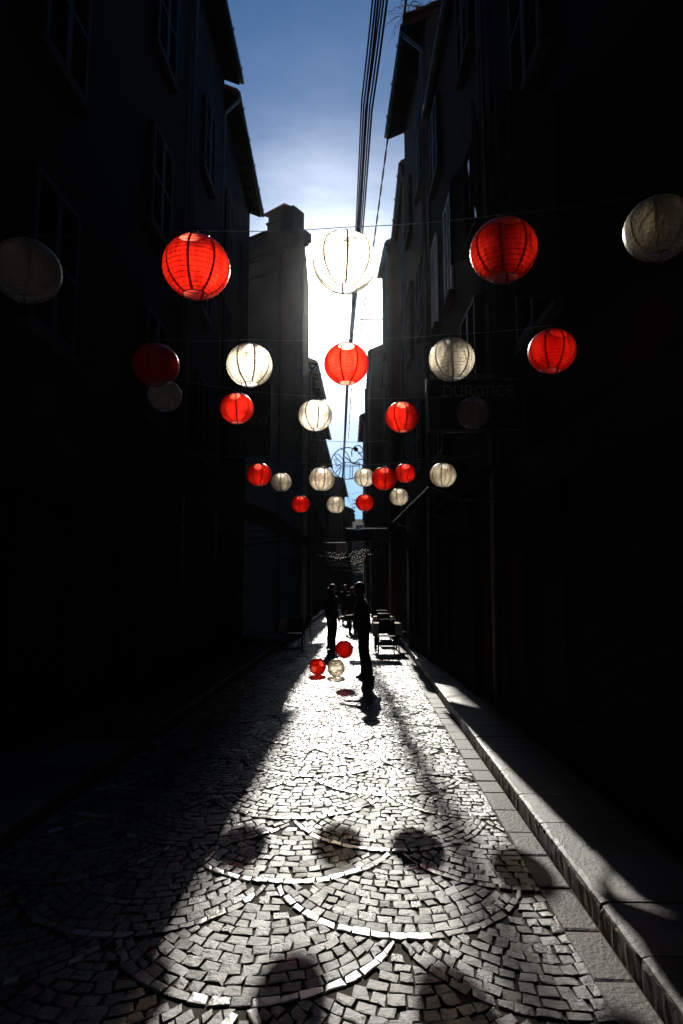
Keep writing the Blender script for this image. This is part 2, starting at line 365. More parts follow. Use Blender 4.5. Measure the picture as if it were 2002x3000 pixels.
for s in pick_g: stone_obj('cobblestone', s[0], s[1], s[2], 'cobble', road, random.random())
for s in pick_w: stone_obj('white_cobblestone', s[0], s[1], s[2], 'marble', road, random.random())
rest_obj('cobblestones', [s[:3] for s in stones if id(s) not in ids and not s[3]], 'cobble', road)
rest_obj('white_cobblestones', [s[:3] for s in stones if id(s) not in ids and s[3]], 'marble', road)
# gutter stones against the kerb
gl_ = []
y = -5.0
while y < YFAR:
    L = random.uniform(.28, .46)
    poly = [(KX - .175, y), (KX - .004, y), (KX - .004, y + L - .012), (KX - .175 + random.uniform(-.008, .008), y + L - .012)]
    v_, f_, c_ = stone(poly, random.uniform(.003, .008), random.gauss(0, .012), random.gauss(0, .012), .001, True)
    if 2.3 < y < 9: stone_obj('gutter_stone', v_, f_, c_, 'gutter', road, random.random())
    else: gl_.append((v_, f_, c_))
    y += L
rest_obj('gutter_stones', gl_, 'gutter', road)
# drain slot crossing the road and two iron covers
for yy, nm in ((18.0, 'drain_channel'),):
    MB().box((-2.2, yy - .09, .0), (1.0, yy + .09, .021)).build(nm, 'iron', road)
for (px, py) in ((1272, 2272), (1279, 2295)):
    p = ray(px, py); tt = -CAMH / p.z; c = Vector((p.x * tt, p.y * tt, 0))
    MB().lathe([(.001, .018), (.035, .019), (.04, .022), (.052, .022), (.056, .016)], 20, c).build('valve_cover', 'zinc', road)

# --- pavements with kerb slabs
def pavement(name, x0, side, xw):
    bed = MB(); w_ = .62
    xa, xb = (x0 + w_ * side, xw)
    bed.box((min(xa, xb), -6, -.02), (max(xa, xb), 100, .118))
    pv = tag(bed.build(name, 'asph'), kind='structure')
    y = -6.0
    while y < 60:
        L = random.choice([.46, .52, .58, .62]) if side > 0 else .9
        g2 = .006; xi, xo = x0, x0 + side * w_
        nl, bm = 14, MB()
        yy = [y + g2 + (L - 2 * g2) * i / nl for i in range(nl + 1)]
        top = .13 + random.uniform(-.003, .003)
        tilt = random.gauss(0, .006)
        rows = []
        for q in yy:
            e = random.uniform(0, 1); ch = .010 + .016 * e * e
            if q in (yy[0], yy[-1]): ch += .010
            rows.append([(xi + side * random.uniform(-.004, .007), q, -.02), (xi + side * random.uniform(-.003, .009), q, .06),
                         (xi + side * random.uniform(.0, .006), q, top - ch * 1.3), (xi + side * ch * .55, q, top - ch * .35), (xi + side * (ch * 1.2 + .012), q, top),
                         (xi + side * .2, q, top + tilt * .2 + random.uniform(-.001, .001)), (xo - side * g2, q, top + tilt * .5), (xo - side * g2, q, -.02)])
        k = len(rows[0])
        bm.add([p for r_ in rows for p in r_], [((i * k + j), (i * k + j + 1), ((i + 1) * k + j + 1), ((i + 1) * k + j)) if side > 0 else ((i * k + j), ((i + 1) * k + j), ((i + 1) * k + j + 1), (i * k + j + 1)) for i in range(nl) for j in range(k - 1)])
        n0 = len(bm.v) - k
        bm.f.append(tuple(range(k)) if side < 0 else tuple(range(k))[::-1]); bm.f.append(tuple(range(n0, n0 + k))[::-1] if side < 0 else tuple(range(n0, n0 + k)))
        ob = bm.build('kerbstone', 'kerb', pv); link_attr(ob.data, [random.random()] * len(bm.v))
        y += L
    return pv
pavement('pavement', KX, 1, 3.2)
pavement('pavement_left', LX, -1, -4.6)

# ================================================================== BUILDINGS
def facade_frame(A, B):
    A, B = Vector((A[0], A[1], 0)), Vector((B[0], B[1], 0)); u = (B - A).normalized()
    return A, u, (B - A).length
def shutter_mesh(mb, o, u, v, n, w_, h_, th=.04):
    fr = .06
    mb.obox(o, u, v, n, 0, fr, 0, h_, 0, th); mb.obox(o, u, v, n, w_ - fr, w_, 0, h_, 0, th)
    for a in (0, h_ / 2 - fr / 2, h_ - fr): mb.obox(o, u, v, n, fr, w_ - fr, a, a + fr, .002, th - .002)
    z = fr + .02
    while z < h_ - fr - .03:
        if not (h_ / 2 - fr / 2 - .05 < z < h_ / 2 + fr / 2 + .01):
            P = lambda a, b, c: o + u * a + v * b + n * c
            mb.add([P(fr, z, .006), P(w_ - fr, z, .006), P(w_ - fr, z + .032, .032), P(fr, z + .032, .032), P(fr, z - .006, .008), P(w_ - fr, z - .006, .008), P(w_ - fr, z + .026, .036), P(fr, z + .026, .036)],
                   [(0, 1, 2, 3), (7, 6, 5, 4), (0, 4, 5, 1), (3, 2, 6, 7)])
        z += .055
    return mb
def window(root, o, u, n, w_, z0, z1, smat=None, fmat='wood', openang=math.pi, side='both'):
    """window standing a little proud of the wall: surround, frame, panes, sill, pair of louvred shutters"""
    o = Vector((o.x, o.y, 0)); h = z1 - z0; fr = .07
    mb = MB()
    mb.obox(o, u, Z, n, -w_ / 2, -w_ / 2 + fr, z0, z1, .003, .05); mb.obox(o, u, Z, n, w_ / 2 - fr, w_ / 2, z0, z1, .003, .05)
    for a in (z0, z1 - fr): mb.obox(o, u, Z, n, -w_ / 2 + fr, w_ / 2 - fr, a, a + fr, .004, .048)
    mb.obox(o, u, Z, n, -.03, .03, z0 + fr, z1 - fr, .005, .045)
    for k in (1, 2):
        a = z0 + h * k / 3; mb.obox(o, u, Z, n, -w_ / 2 + fr, -.03, a - .015, a + .015, .006, .04); mb.obox(o, u, Z, n, .03, w_ / 2 - fr, a - .015, a + .015, .006, .04)
    win = mb.build('window', fmat, root)
    for s_ in (-1, 1):
        x0, x1 = (-w_ / 2 + fr, -.03) if s_ < 0 else (.03, w_ / 2 - fr)
        for k in range(3):
            a0, a1 = z0 + fr + (h - 2 * fr) * k / 3, z0 + fr + (h - 2 * fr) * (k + 1) / 3
            MB().obox(o, u, Z, n, x0 + .002, x1 - .002, a0 + .016, a1 - .016, .007, .018).build('pane', 'glass', win)
    MB().obox(o, u, Z, n, -w_ / 2 - .08, w_ / 2 + .08, z0 - .08, z0 - .002, .001, .11).build('sill', 'stone', win)
    ajar = .5 < openang < 2
    if smat:
        for s_ in (-1, 1):
            openang = (openang if s_ < 0 else math.pi) if ajar else openang
            hx = o + u * (s_ * (w_ / 2 + (.01 if openang < 2 else .0))) + n * (.012 if openang < 2 else .10)
            a = openang
            uu = (u * s_ * math.cos(a) + n * math.sin(a)); nn = (n * math.cos(a) - u * s_ * math.sin(a))
            if ajar and s_ < 0:                                     # boarded leaf standing open
                bd_ = MB(); nb = 5
                for q in range(nb): bd_.obox(hx + Z * (z0 + .02), uu, Z, nn, w_ / 2 * q / nb + .002, w_ / 2 * (q + 1) / nb - .002, 0, h - .04, .0, .03)
                for q in (.12, .8): bd_.obox(hx + Z * (z0 + .02), uu, Z, nn, .01, w_ / 2 - .01, h * q, h * q + .08, .031, .05)
                bd_.build('shutter', smat, root)
            else: shutter_mesh(MB(), hx + Z * (z0 + .02), uu, Z, nn, w_ / 2, h - .04).build('shutter', smat, root)
def roof_slab(mb, E0, E1, inn, run, pitch, th=.14, period=.24, corr=True):
    """pantile roof plane from the eave E0-E1 rising along inn"""
    E0, E1 = Vector(E0), Vector(E1); L = (E1 - E0).length; u = (E1 - E0) / L
    up = (inn * math.cos(pitch) + Z * math.sin(pitch)); nn = u.cross(up); nn = nn if nn.z > 0 else -nn
    n = max(2, int(L / period * 4)); k0 = len(mb.v)
    prof = []
    for i in range(n + 1):
        s_ = L * i / n; hgt = (.05 * abs(math.sin(math.pi * s_ / period))) if corr else 0
        prof.append((s_, hgt))
    for q in (0, run):
        for s_, hgt in prof: mb.v.append(E0 + u * s_ + up * q + nn * (th * .55 + hgt))
    for q in (0, run):
        for s_, hgt in prof: mb.v.append(E0 + u * s_ + up * q - nn * (th * .45) + nn * (hgt * .3 if corr else 0))
    m_ = n + 1
    for i in range(n):
        mb.f.append((k0 + i, k0 + i + 1, k0 + m_ + i + 1, k0 + m_ + i)); mb.f.append((k0 + 2 * m_ + i + 1, k0 + 2 * m_ + i, k0 + 3 * m_ + i, k0 + 3 * m_ + i + 1))
        mb.f.append((k0 + i + 1, k0 + i, k0 + 2 * m_ + i, k0 + 2 * m_ + i + 1)); mb.f.append((k0 + m_ + i, k0 + m_ + i + 1, k0 + 3 * m_ + i + 1, k0 + 3 * m_ + i))
    mb.f.append((k0, k0 + m_, k0 + 3 * m_, k0 + 2 * m_)); mb.f.append((k0 + n, k0 + 2 * m_ + n, k0 + 3 * m_ + n, k0 + m_ + n))
    return mb
def building(label, A, B, side, ze, over, wall, depth=6.0, pitch=22, wins=(), gutter=True, rafters=True, door=None, name='town_house', shopfront=None, z_wall=None):
    """A near and B far end of the street facade (x, Y); side +1 = stands right of the street"""
    A3, u, L = facade_frame(A, B); n = Vector((-u.y, u.x, 0)); n = n if n.x * side < 0 else -n; inn = -n
    root = thing(name, label, 'building', tuple(A3))
    zt = ze + over * math.tan(R(pitch)) - .10
    b0, b1 = A3, A3 + u * L
    wl = MB(); P = [b0, b1, b1 + inn * depth, b0 + inn * depth]
    rh = (depth / 2) * math.tan(R(pitch))
    wl.v = [Vector((q.x, q.y, -.02)) for q in P] + [Vector((q.x, q.y, zt)) for q in P] + [b0 + inn * depth / 2 + Z * (zt + rh), b1 + inn * depth / 2 + Z * (zt + rh)]
    wl.f = [(0, 1, 5, 4), (2, 3, 7, 6), (3, 0, 4, 8, 7), (1, 2, 6, 9, 5)]
    wl.build('wall', wall, root)
    E0, E1 = b0 + n * over + Z * ze, b1 + n * over + Z * ze
    run = (depth / 2 + over) / math.cos(R(pitch))
    rf = roof_slab(MB(), E0, E1, inn, run, R(pitch)).build('roof', 'tile', root)
    roof_slab(MB(), b0 + inn * (depth + over) + Z * ze, b1 + inn * (depth + over) + Z * ze, n, run - .01, R(pitch)).build('roof_slope', 'tile', root)
    upv = inn * math.cos(R(pitch)) + Z * math.sin(R(pitch)); nv = Z * math.cos(R(pitch)) + n * math.sin(R(pitch))
    if over > .04: MB().obox(E0 - nv * .072, u, upv, nv, -.004, L + .004, -.004, over / math.cos(R(pitch)) + .05, -.02, -.001).build('soffit', 'wood', rf)
    if rafters and over > .25:
        k = 0.3
        while k < L:
            c = b0 + u * k + Z * (zt - .02)
            MB().obox(c, u, Z, n, -.035, .035, -.12 , .0, -.02, over - .12).build('rafter', 'wood', rf); k += .62
    if gutter:
        gp = [E0 + u * .02 + n * .05 - Z * .03, E1 - u * .02 + n * .05 - Z * .03]
        gm = MB(); gm.tube([gp[0].lerp(gp[1], i / 12) + Z * .004 * math.sin(i * 2.1) for i in range(13)], .062, 10)
        gt = gm.build('gutter', 'zinc', root, True)
        k = .6
        while k < L:
            c = E0 + u * k + n * .05 - Z * .03; MB().tube([c + n * .075 + Z * .05, c + n * .075 - Z * .02, c - Z * .078, c - n * .07], .012, 5).build('gutter_bracket', 'iron', gt); k += 1.15
        dp = b0 + u * .12
        MB().tube([gp[0] + u * .12, gp[0] + u * .12 - Z * .12, dp + n * .09 - Z * (-ze + .55), dp + n * .09 + Z * .15], .05, 8).build('drainpipe', 'zinc', root, True)
    for wd in wins:
        yy, wdt, z0, z1 = wd[:4]; k = (yy - A[1]) / (B[1] - A[1]) * L
        window(root, b0 + u * k, u, n, wdt, z0, z1, *(wd[4:]))
    if shopfront:
        y0, y1, mt = shopfront; k0, k1 = (y0 - A[1]) / (B[1] - A[1]) * L, (y1 - A[1]) / (B[1] - A[1]) * L
        sf = MB()
        for a, b in ((k0, k0 + .14), (k1 - .14, k1)): sf.obox(b0, u, Z, n, a, b, .02, 2.65, .003, .09)
        sf.obox(b0, u, Z, n, k0 - .05, k1 + .05, 2.65, 3.05, .002, .13); sf.obox(b0, u, Z, n, k0 + .14, k1 - .14, .02, .55, .004, .08)
        km = k0 + (k1 - k0) * .62; sf.obox(b0, u, Z, n, km, km + .08, .55, 2.65, .005, .085)
        s_ = sf.build('shopfront', mt, root)
        for ka, kb in ((k0 + .145, km - .005), (km + .085, k1 - .145)):
            rs = MB(); z_ = .555
            while z_ < 2.6: rs.obox(b0, u, Z, n, ka, kb, z_, z_ + .078, .006, .03 + .006 * (int(z_ * 100) % 2)); z_ += .085
            rs.build('roller_shutter', 'wood', s_)
    if door:
        k = (door - A[1]) / (B[1] - A[1]) * L
        d = MB(); d.obox(b0, u, Z, n, k - .5, k + .5, .02, 2.35, .003, .05)
        for a, b in ((.15, 1.0), (1.12, 2.2)): d.obox(b0, u, Z, n, k - .36, k + .36, a, b, .05, .075)
        dd = d.build('door', 'wood', root); MB().ball(b0 + u * (k + .4) + n * .09 + Z * 1.05, .03, 8).build('door_knob', 'iron', dd, True)
    return root, b0, u, n, inn, L

SB, SG, SW = 'shut_b', 'shut_g', 'shut_w'
# ---- left side of the street
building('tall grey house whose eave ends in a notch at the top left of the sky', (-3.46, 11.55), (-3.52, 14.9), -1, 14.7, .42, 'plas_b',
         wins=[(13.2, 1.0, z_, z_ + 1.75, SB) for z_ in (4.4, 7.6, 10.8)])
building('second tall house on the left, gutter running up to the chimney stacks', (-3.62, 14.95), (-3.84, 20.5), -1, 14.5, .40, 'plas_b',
         wins=[(y_, .95, z_, z_ + 1.7, SB) for y_ in (16.2, 18.9) for z_ in (4.4, 7.5, 10.6)], shopfront=(15.6, 18.6, 'wood'))
# the house whose end wall faces the camera
r3 = thing('town_house', 'plastered house with parapet and chimneys, end wall facing the camera beside the sun', 'building', (-2.0, 21.0, 0))
c3 = [Vector((-2.0, 21.0, 0)), Vector((-2.2, 25.6, 0)), Vector((-6.5, 27.6, 0)), Vector((-5.0, 22.9, 0))]
TOP3 = 14.12
wl = MB(); wl.add([(q.x, q.y, -.02) for q in c3] + [(q.x, q.y, TOP3) for q in c3], [(0, 1, 5, 4), (1, 2, 6, 5), (2, 3, 7, 6), (3, 0, 4, 7), (4, 5, 6, 7)]); wl.build('wall', 'plas_d', r3)
u3 = (c3[3] - c3[0]).normalized(); n3_ = Vector((u3.y, -u3.x, 0)); n3_ = n3_ if n3_.y < 0 else -n3_
L3 = (c3[3] - c3[0]).length
pp = MB(); pp.obox(c3[0], u3, Z, n3_, -.10, L3, TOP3 - .28, TOP3 + .05, -.3, .10); pp.build('parapet', 'stone', r3)
MB().obox(c3[0], u3, Z, n3_, -.06, L3, TOP3 - .42, TOP3 - .282, -.2, .05).build('cornice', 'stone', r3)
MB().obox(c3[0], u3, Z, n3_, -.06, L3, TOP3 - 1.05, TOP3 - .95, -.1, .035).build('string_course', 'stone', r3)
MB().obox(c3[0], u3, Z, n3_, 1.02, 1.16, .1, TOP3 - .43, -.05, .045).build('pilaster', 'stone', r3)
MB().obox(c3[0], u3, Z, n3_, .02, .42, .1, TOP3 - .43, -.05, .04).build('corner_pilaster', 'stone', r3)
ch = MB(); ch.obox(c3[0], u3, Z, n3_, .58, 1.16, TOP3 + .052, TOP3 + 1.32, -.75, -.12); ch.build('chimney', 'plas_b', r3)
ch = MB(); ch.obox(c3[0], u3, Z, n3_, 1.17, 1.86, TOP3 + .053, TOP3 + .98, -.9, -.16); ch.obox(c3[0], u3, Z, n3_, 1.165, 1.90, TOP3 + .98, TOP3 + 1.06, -.93, -.12)
ch.obox(c3[0], u3, Z, n3_, 1.20, 1.84, TOP3 + 1.06, TOP3 + 1.36, -.86, -.20)
ch = ch.build('chimney', 'plas_d', r3)
MB().obox(c3[0], u3, Z, n3_, 1.905, 2.95, TOP3 + .051, TOP3 + .74, -1.1, -.2).obox(c3[0], u3, Z, n3_, 1.905, 3.0, TOP3 + .74, TOP3 + .80, -1.15, -.14).build('roof_shed', 'plas_b', r3)
E0 = c3[0] + u3 * .96 + n3_ * -.10 + Z * (TOP3 + 1.46); E1 = c3[0] + u3 * 1.98 + n3_ * -.10 + Z * (TOP3 + 1.38)
roof_slab(MB(), E0, E1, -n3_, .85, R(14), .06, .10).build('chimney_cover', 'tile', ch)
for z_ in (8.8, 4.9): pass

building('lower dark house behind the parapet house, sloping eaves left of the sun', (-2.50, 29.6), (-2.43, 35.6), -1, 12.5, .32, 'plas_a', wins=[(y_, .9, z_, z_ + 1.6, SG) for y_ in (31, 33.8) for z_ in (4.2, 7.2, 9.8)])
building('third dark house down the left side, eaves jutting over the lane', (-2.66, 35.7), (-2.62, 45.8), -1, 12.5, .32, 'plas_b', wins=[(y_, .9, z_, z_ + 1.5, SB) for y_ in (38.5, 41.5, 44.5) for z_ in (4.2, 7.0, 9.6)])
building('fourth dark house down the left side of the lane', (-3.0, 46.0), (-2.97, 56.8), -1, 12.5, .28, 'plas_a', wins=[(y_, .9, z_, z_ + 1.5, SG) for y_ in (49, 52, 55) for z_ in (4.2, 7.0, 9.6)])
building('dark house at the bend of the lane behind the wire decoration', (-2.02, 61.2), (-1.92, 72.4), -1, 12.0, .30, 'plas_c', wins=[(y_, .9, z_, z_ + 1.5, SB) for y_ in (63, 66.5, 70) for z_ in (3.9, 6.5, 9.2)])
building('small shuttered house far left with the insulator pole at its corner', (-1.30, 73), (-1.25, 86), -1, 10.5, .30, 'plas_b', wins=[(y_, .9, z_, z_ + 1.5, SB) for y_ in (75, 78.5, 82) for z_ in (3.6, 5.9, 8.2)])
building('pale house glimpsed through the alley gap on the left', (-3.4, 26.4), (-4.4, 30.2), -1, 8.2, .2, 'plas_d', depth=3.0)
building('tall house left of the camera rising out of the picture', (-3.60, -9.8), (-3.46, 11.5), -1, 20.5, .40, 'plas_a', depth=7,  # upper storeys added above the frame to cut sky light in the street
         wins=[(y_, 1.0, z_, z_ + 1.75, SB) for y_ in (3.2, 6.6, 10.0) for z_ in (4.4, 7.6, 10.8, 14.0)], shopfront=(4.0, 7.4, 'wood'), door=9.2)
bk = thing('town_house', 'unseen house added behind the camera to block sky light', 'building', (0, -10, 0))  # added out of view, keeps sky light from behind off the street
MB().box((-8, -17, -.02), (8, -10, 19)).build('wall', 'plas_b', bk)
roof_slab(MB(), (-8, -9.7, 19), (8, -9.7, 19), Vector((0, -1, 0)), 4.2, R(22)).build('roof', 'tile', bk)
for x_ in (-1.8, .6): window(bk, Vector((x_, -10, 0)), Vector((1, 0, 0)), Vector((0, 1, 0)), 1.0, 4.5, 6.2, SB)
# ---- right side
building('near right house in deep shade with louvred shutters', (2.44, -9.8), (1.78, 7.9), 1, 20.0, .06, 'plas_c', rafters=False,  # height raised beyond the frame to narrow the strip of sky light
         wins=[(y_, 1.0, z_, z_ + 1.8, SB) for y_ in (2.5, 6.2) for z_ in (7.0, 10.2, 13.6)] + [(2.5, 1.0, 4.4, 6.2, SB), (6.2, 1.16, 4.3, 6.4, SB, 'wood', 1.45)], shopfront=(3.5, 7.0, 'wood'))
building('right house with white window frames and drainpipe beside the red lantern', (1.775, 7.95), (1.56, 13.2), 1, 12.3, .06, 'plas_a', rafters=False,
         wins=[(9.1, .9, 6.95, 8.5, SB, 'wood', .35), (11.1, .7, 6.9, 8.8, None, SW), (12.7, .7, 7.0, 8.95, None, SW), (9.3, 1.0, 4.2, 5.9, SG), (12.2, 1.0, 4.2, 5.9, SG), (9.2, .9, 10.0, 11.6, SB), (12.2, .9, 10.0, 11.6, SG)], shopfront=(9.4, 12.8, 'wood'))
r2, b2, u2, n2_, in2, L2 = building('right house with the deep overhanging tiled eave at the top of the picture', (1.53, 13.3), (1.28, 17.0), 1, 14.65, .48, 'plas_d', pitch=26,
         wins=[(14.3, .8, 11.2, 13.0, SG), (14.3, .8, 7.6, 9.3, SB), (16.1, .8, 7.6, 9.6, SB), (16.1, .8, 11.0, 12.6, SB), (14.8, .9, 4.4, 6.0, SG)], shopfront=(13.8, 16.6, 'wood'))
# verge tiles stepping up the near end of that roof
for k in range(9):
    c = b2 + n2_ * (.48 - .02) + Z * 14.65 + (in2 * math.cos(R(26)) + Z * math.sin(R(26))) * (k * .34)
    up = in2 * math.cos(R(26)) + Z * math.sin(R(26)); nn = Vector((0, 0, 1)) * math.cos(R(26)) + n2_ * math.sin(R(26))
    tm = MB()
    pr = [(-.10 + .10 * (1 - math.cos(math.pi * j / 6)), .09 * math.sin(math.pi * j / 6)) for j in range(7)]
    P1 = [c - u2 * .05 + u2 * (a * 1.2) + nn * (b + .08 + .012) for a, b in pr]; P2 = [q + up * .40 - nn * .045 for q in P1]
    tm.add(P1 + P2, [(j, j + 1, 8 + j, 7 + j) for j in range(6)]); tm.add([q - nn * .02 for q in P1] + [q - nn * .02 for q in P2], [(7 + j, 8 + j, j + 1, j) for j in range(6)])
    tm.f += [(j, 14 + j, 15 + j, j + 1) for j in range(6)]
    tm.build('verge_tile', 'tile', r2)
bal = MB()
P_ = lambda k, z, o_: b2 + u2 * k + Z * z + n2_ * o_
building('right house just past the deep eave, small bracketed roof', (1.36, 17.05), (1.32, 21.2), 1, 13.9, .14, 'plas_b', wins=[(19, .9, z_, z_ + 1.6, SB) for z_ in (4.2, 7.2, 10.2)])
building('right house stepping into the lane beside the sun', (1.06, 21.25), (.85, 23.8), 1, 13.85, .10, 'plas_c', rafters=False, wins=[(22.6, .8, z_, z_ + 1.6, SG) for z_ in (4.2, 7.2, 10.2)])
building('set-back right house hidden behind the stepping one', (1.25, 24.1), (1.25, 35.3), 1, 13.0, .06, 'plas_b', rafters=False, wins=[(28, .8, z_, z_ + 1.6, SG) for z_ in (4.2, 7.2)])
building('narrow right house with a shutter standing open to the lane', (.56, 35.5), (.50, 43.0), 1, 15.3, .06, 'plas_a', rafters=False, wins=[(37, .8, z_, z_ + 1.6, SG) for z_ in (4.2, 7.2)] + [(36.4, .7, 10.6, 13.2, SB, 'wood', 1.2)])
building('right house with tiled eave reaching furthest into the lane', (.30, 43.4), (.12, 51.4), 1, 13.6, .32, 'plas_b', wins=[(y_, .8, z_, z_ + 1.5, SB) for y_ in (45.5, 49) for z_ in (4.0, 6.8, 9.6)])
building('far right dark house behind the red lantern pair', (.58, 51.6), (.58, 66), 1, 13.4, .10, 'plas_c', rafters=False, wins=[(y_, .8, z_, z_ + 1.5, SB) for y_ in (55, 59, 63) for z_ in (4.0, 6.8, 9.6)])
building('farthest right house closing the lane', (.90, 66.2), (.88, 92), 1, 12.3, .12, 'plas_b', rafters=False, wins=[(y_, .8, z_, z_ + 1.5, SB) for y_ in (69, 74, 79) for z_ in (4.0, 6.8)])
# ---- the low tiled house that closes the view
re_ = thing('town_house', 'low house with pale tiled roof closing the far end of the lane', 'building', (0, 94, 0))
MB().box((-10, 94.4, -.02), (10, 101, 9.95)).build('wall', 'plas_d', re_)
roof_slab(MB(), (-10, 94, 10.1), (10, 94, 10.1), Vector((0, 1, 0)), 5.2, R(22), .12, .30).build('roof', 'tile', re_)
for x_ in (-1.6, .2, 2.0): window(re_, Vector((x_, 94.4, 0)), Vector((1, 0, 0)), Vector((0, -1, 0)), 1.0, 5.4, 7.0, SB)
sk = MB(); sk.obox(Vector((-.3, 95.4, 10.66)), Vector((1, 0, 0)), Vector((0, math.cos(R(22)), math.sin(R(22)))), Vector((0, -math.sin(R(22)), math.cos(R(22)))), -.6, .6, 0, .5, .10, .2)
sk.build('skylight', 'glass', re_)

# ================================================================== LANTERNS
LR = .165
def lantern_proto(kind):
    root = thing('paper_lantern', 'x', 'lantern')
    th0 = math.asin(.36); NH = 17; prof = []
    zz_ = lambda a: -math.cos(a) * LR * .93
    for i in range(NH):
        a = th0 + (math.pi - 2 * th0) * i / (NH - 1); prof.append((math.sin(a) * LR, zz_(a)))
        if i < NH - 1:
            a2 = th0 + (math.pi - 2 * th0) * (i + .5) / (NH - 1); prof.append((math.sin(a2) * LR * .982, zz_(a2) * .995))
    sh = MB().lathe(prof, 44).build('shade', kind, root, True)
    wm = MB()
    for i in range(1, NH - 1):
        a = th0 + (math.pi - 2 * th0) * i / (NH - 1); wm.tube(arc((0, 0, zz_(a)), math.sin(a) * LR - .0012, 0, 2 * math.pi, 40, Vector((1, 0, 0)), Vector((0, 1, 0)))[:-1], .0015, 4, True)
    wm.build('wire_hoop', kind + '_wire', root)
    for k in range(8):
        a = 2 * math.pi * k / 8 + .2; sm = MB(); c, s_ = math.cos(a), math.sin(a)
        pts = [Vector((r * .99 * c, r * .99 * s_, z)) for r, z in prof]
        tn = Vector((-s_, c, 0)); vv = []
        for q in pts: vv += [q - tn * .0065, q + tn * .0065]
        sm.add(vv, [(2 * i, 2 * i + 1, 2 * i + 3, 2 * i + 2) for i in range(len(pts) - 1)]); sm.build('seam', kind + '_seam', root)
    for nm, (r, z) in (('bottom_ring', prof[0]), ('top_ring', prof[-1])):
        MB().tube(arc((0, 0, z), r, 0, 2 * math.pi, 28, Vector((1, 0, 0)), Vector((0, 1, 0)))[:-1], .0026, 6, True).build(nm, 'wire', root, True)
    hm = MB(); r, z = prof[-1]
    hm.tube([(-r, 0, z), (-r, 0, z + .012), (0, 0, z + .018), (r, 0, z + .012), (r, 0, z)], .0018, 5); hm.tube([(0, 0, z + .018), (0, 0, LR * 1.16)], .0016, 5)
    for s_ in (-1, 1): hm.ball((s_ * r, 0, z + .014), .005, 6); hm.ball((s_ * r, 0, prof[0][1] - .010), .0045, 6); hm.tube([(s_ * r, 0, prof[0][1]), (s_ * r, 0, prof[0][1] - .010)], .0015, 4)
    hm.build('hanger', 'wire', root)
    return root
def darker(name, col, tr):
    m, t, o = newmat(name); d = t.nodes.new('ShaderNodeBsdfDiffuse'); l = t.nodes.new('ShaderNodeBsdfTranslucent'); x = t.nodes.new('ShaderNodeMixShader')
    d.inputs[0].default_value = (*col, 1); l.inputs[0].default_value = (*tr, 1); x.inputs[0].default_value = .5
    t.links.new(d.outputs[0], x.inputs[1]); t.links.new(l.outputs[0], x.inputs[2]); t.links.new(x.outputs[0], o.inputs[0]); return m
M['red_wire'] = darker('red_hoop', (.25, .01, .01), (.2, .004, .004)); M['white_wire'] = darker('cream_hoop', (.5, .42, .33), (.3, .24, .17))
M['red_seam'] = darker('red_seam', (.16, .004, .004), (.16, .002, .002)); M['white_seam'] = darker('cream_seam', (.42, .35, .27), (.30, .23, .15))
protos = {k: lantern_proto(k) for k in ('red', 'white')}
used = {'red': False, 'white': False}
def lantern(kind, loc, label, group, rot=None):
    o = protos[kind] if not used[kind] else copy_tree(protos[kind]); used[kind] = True
    o.location = loc; o.rotation_euler = rot or (random.uniform(-.05, .05), random.uniform(-.05, .05), random.uniform(0, 6.28)); tag(o, label, 'lantern', group); return o
S = 2002 / 1568.0
# (colour, u, v, width) read in the 1568-wide view; the width gives the distance for a 33 cm lantern
rows = [
 [('white', 62, 622, 152, 'unlit cream lantern in the dark at the far left edge'), ('red', 451, 613, 154, 'large red lantern at upper left, the biggest red one against the left house'), ('white', 792, 602, 148, 'large cream lantern dazzling in front of the sun'),
  ('red', 1156, 575, 153, 'large red lantern at upper right before the shuttered wall'), ('white', 1512, 525, 152, 'dim cream lantern cut by the right edge with one bright rim')],
 [('red', 358, 838, 106, 'dark red lantern barely visible in the left shade'), ('white', 573, 838, 106, 'brown-looking cream lantern left of the sun, above a smaller red one'), ('red', 795, 835, 103, 'pale glowing red lantern right below the sun'),
  ('white', 1037, 825, 105, 'cream lantern in front of the black shop sign'), ('red', 1267, 806, 108, 'deep red lantern alone on the right')],
 [('white', 378, 908, 79, 'unlit cream lantern in the left shade under the dark red one'), ('red', 544, 937, 77, 'red lantern in front of the pizzeria sign'), ('white', 724, 953, 78, 'bright cream lantern left of the hanging cable'),
  ('red', 923, 957, 77, 'red lantern right of the strip of sky, beside the shop sign'), ('white', 1086, 948, 77, 'unlit cream lantern hanging before the black shop sign')],
 [('red', 595, 1089, 58, 'mid-size red lantern under the pizzeria sign'), ('white', 739, 1099, 60, 'glowing cream lantern left of the wire decoration'), ('red', 882, 1098, 59, 'red lantern overlapping a cream one and another red one'),
  ('white', 1017, 1090, 61, 'brownish cream lantern, rightmost of the small ones')],
 [('white', 646, 1106, 47.6, 'small cream lantern half in shade beside the mid-size red one'), ('red', 742, 1101, 47, 'small red lantern hidden behind the glowing cream one left of the decoration'), ('white', 836, 1095.6, 47, 'small cream lantern partly hidden by a red one at the sky gap'), ('red', 930, 1085.5, 48.2, 'small red lantern behind the right shoulder of a larger red one')],
 [('red', 690, 1156.5, 43, 'small red lantern lowest on the left'), ('white', 771, 1158, 43, 'small cream lantern low in the middle'), ('red', 837, 1153, 43, 'small red lantern with a white core low in the sky gap'), ('white', 916, 1140, 43.5, 'smallest cream lantern low on the right')],
]
gname = ['lanterns of the nearest string', 'lanterns of the second string', 'lanterns of the third string', 'lanterns of the fourth string', 'lanterns of the fifth string', 'lanterns of the sixth string']
def wall_x(side, Y):
    return (1.77 + (7.95 - Y) * .0405) if side > 0 else (-3.36 - .0095 * (Y + 0))
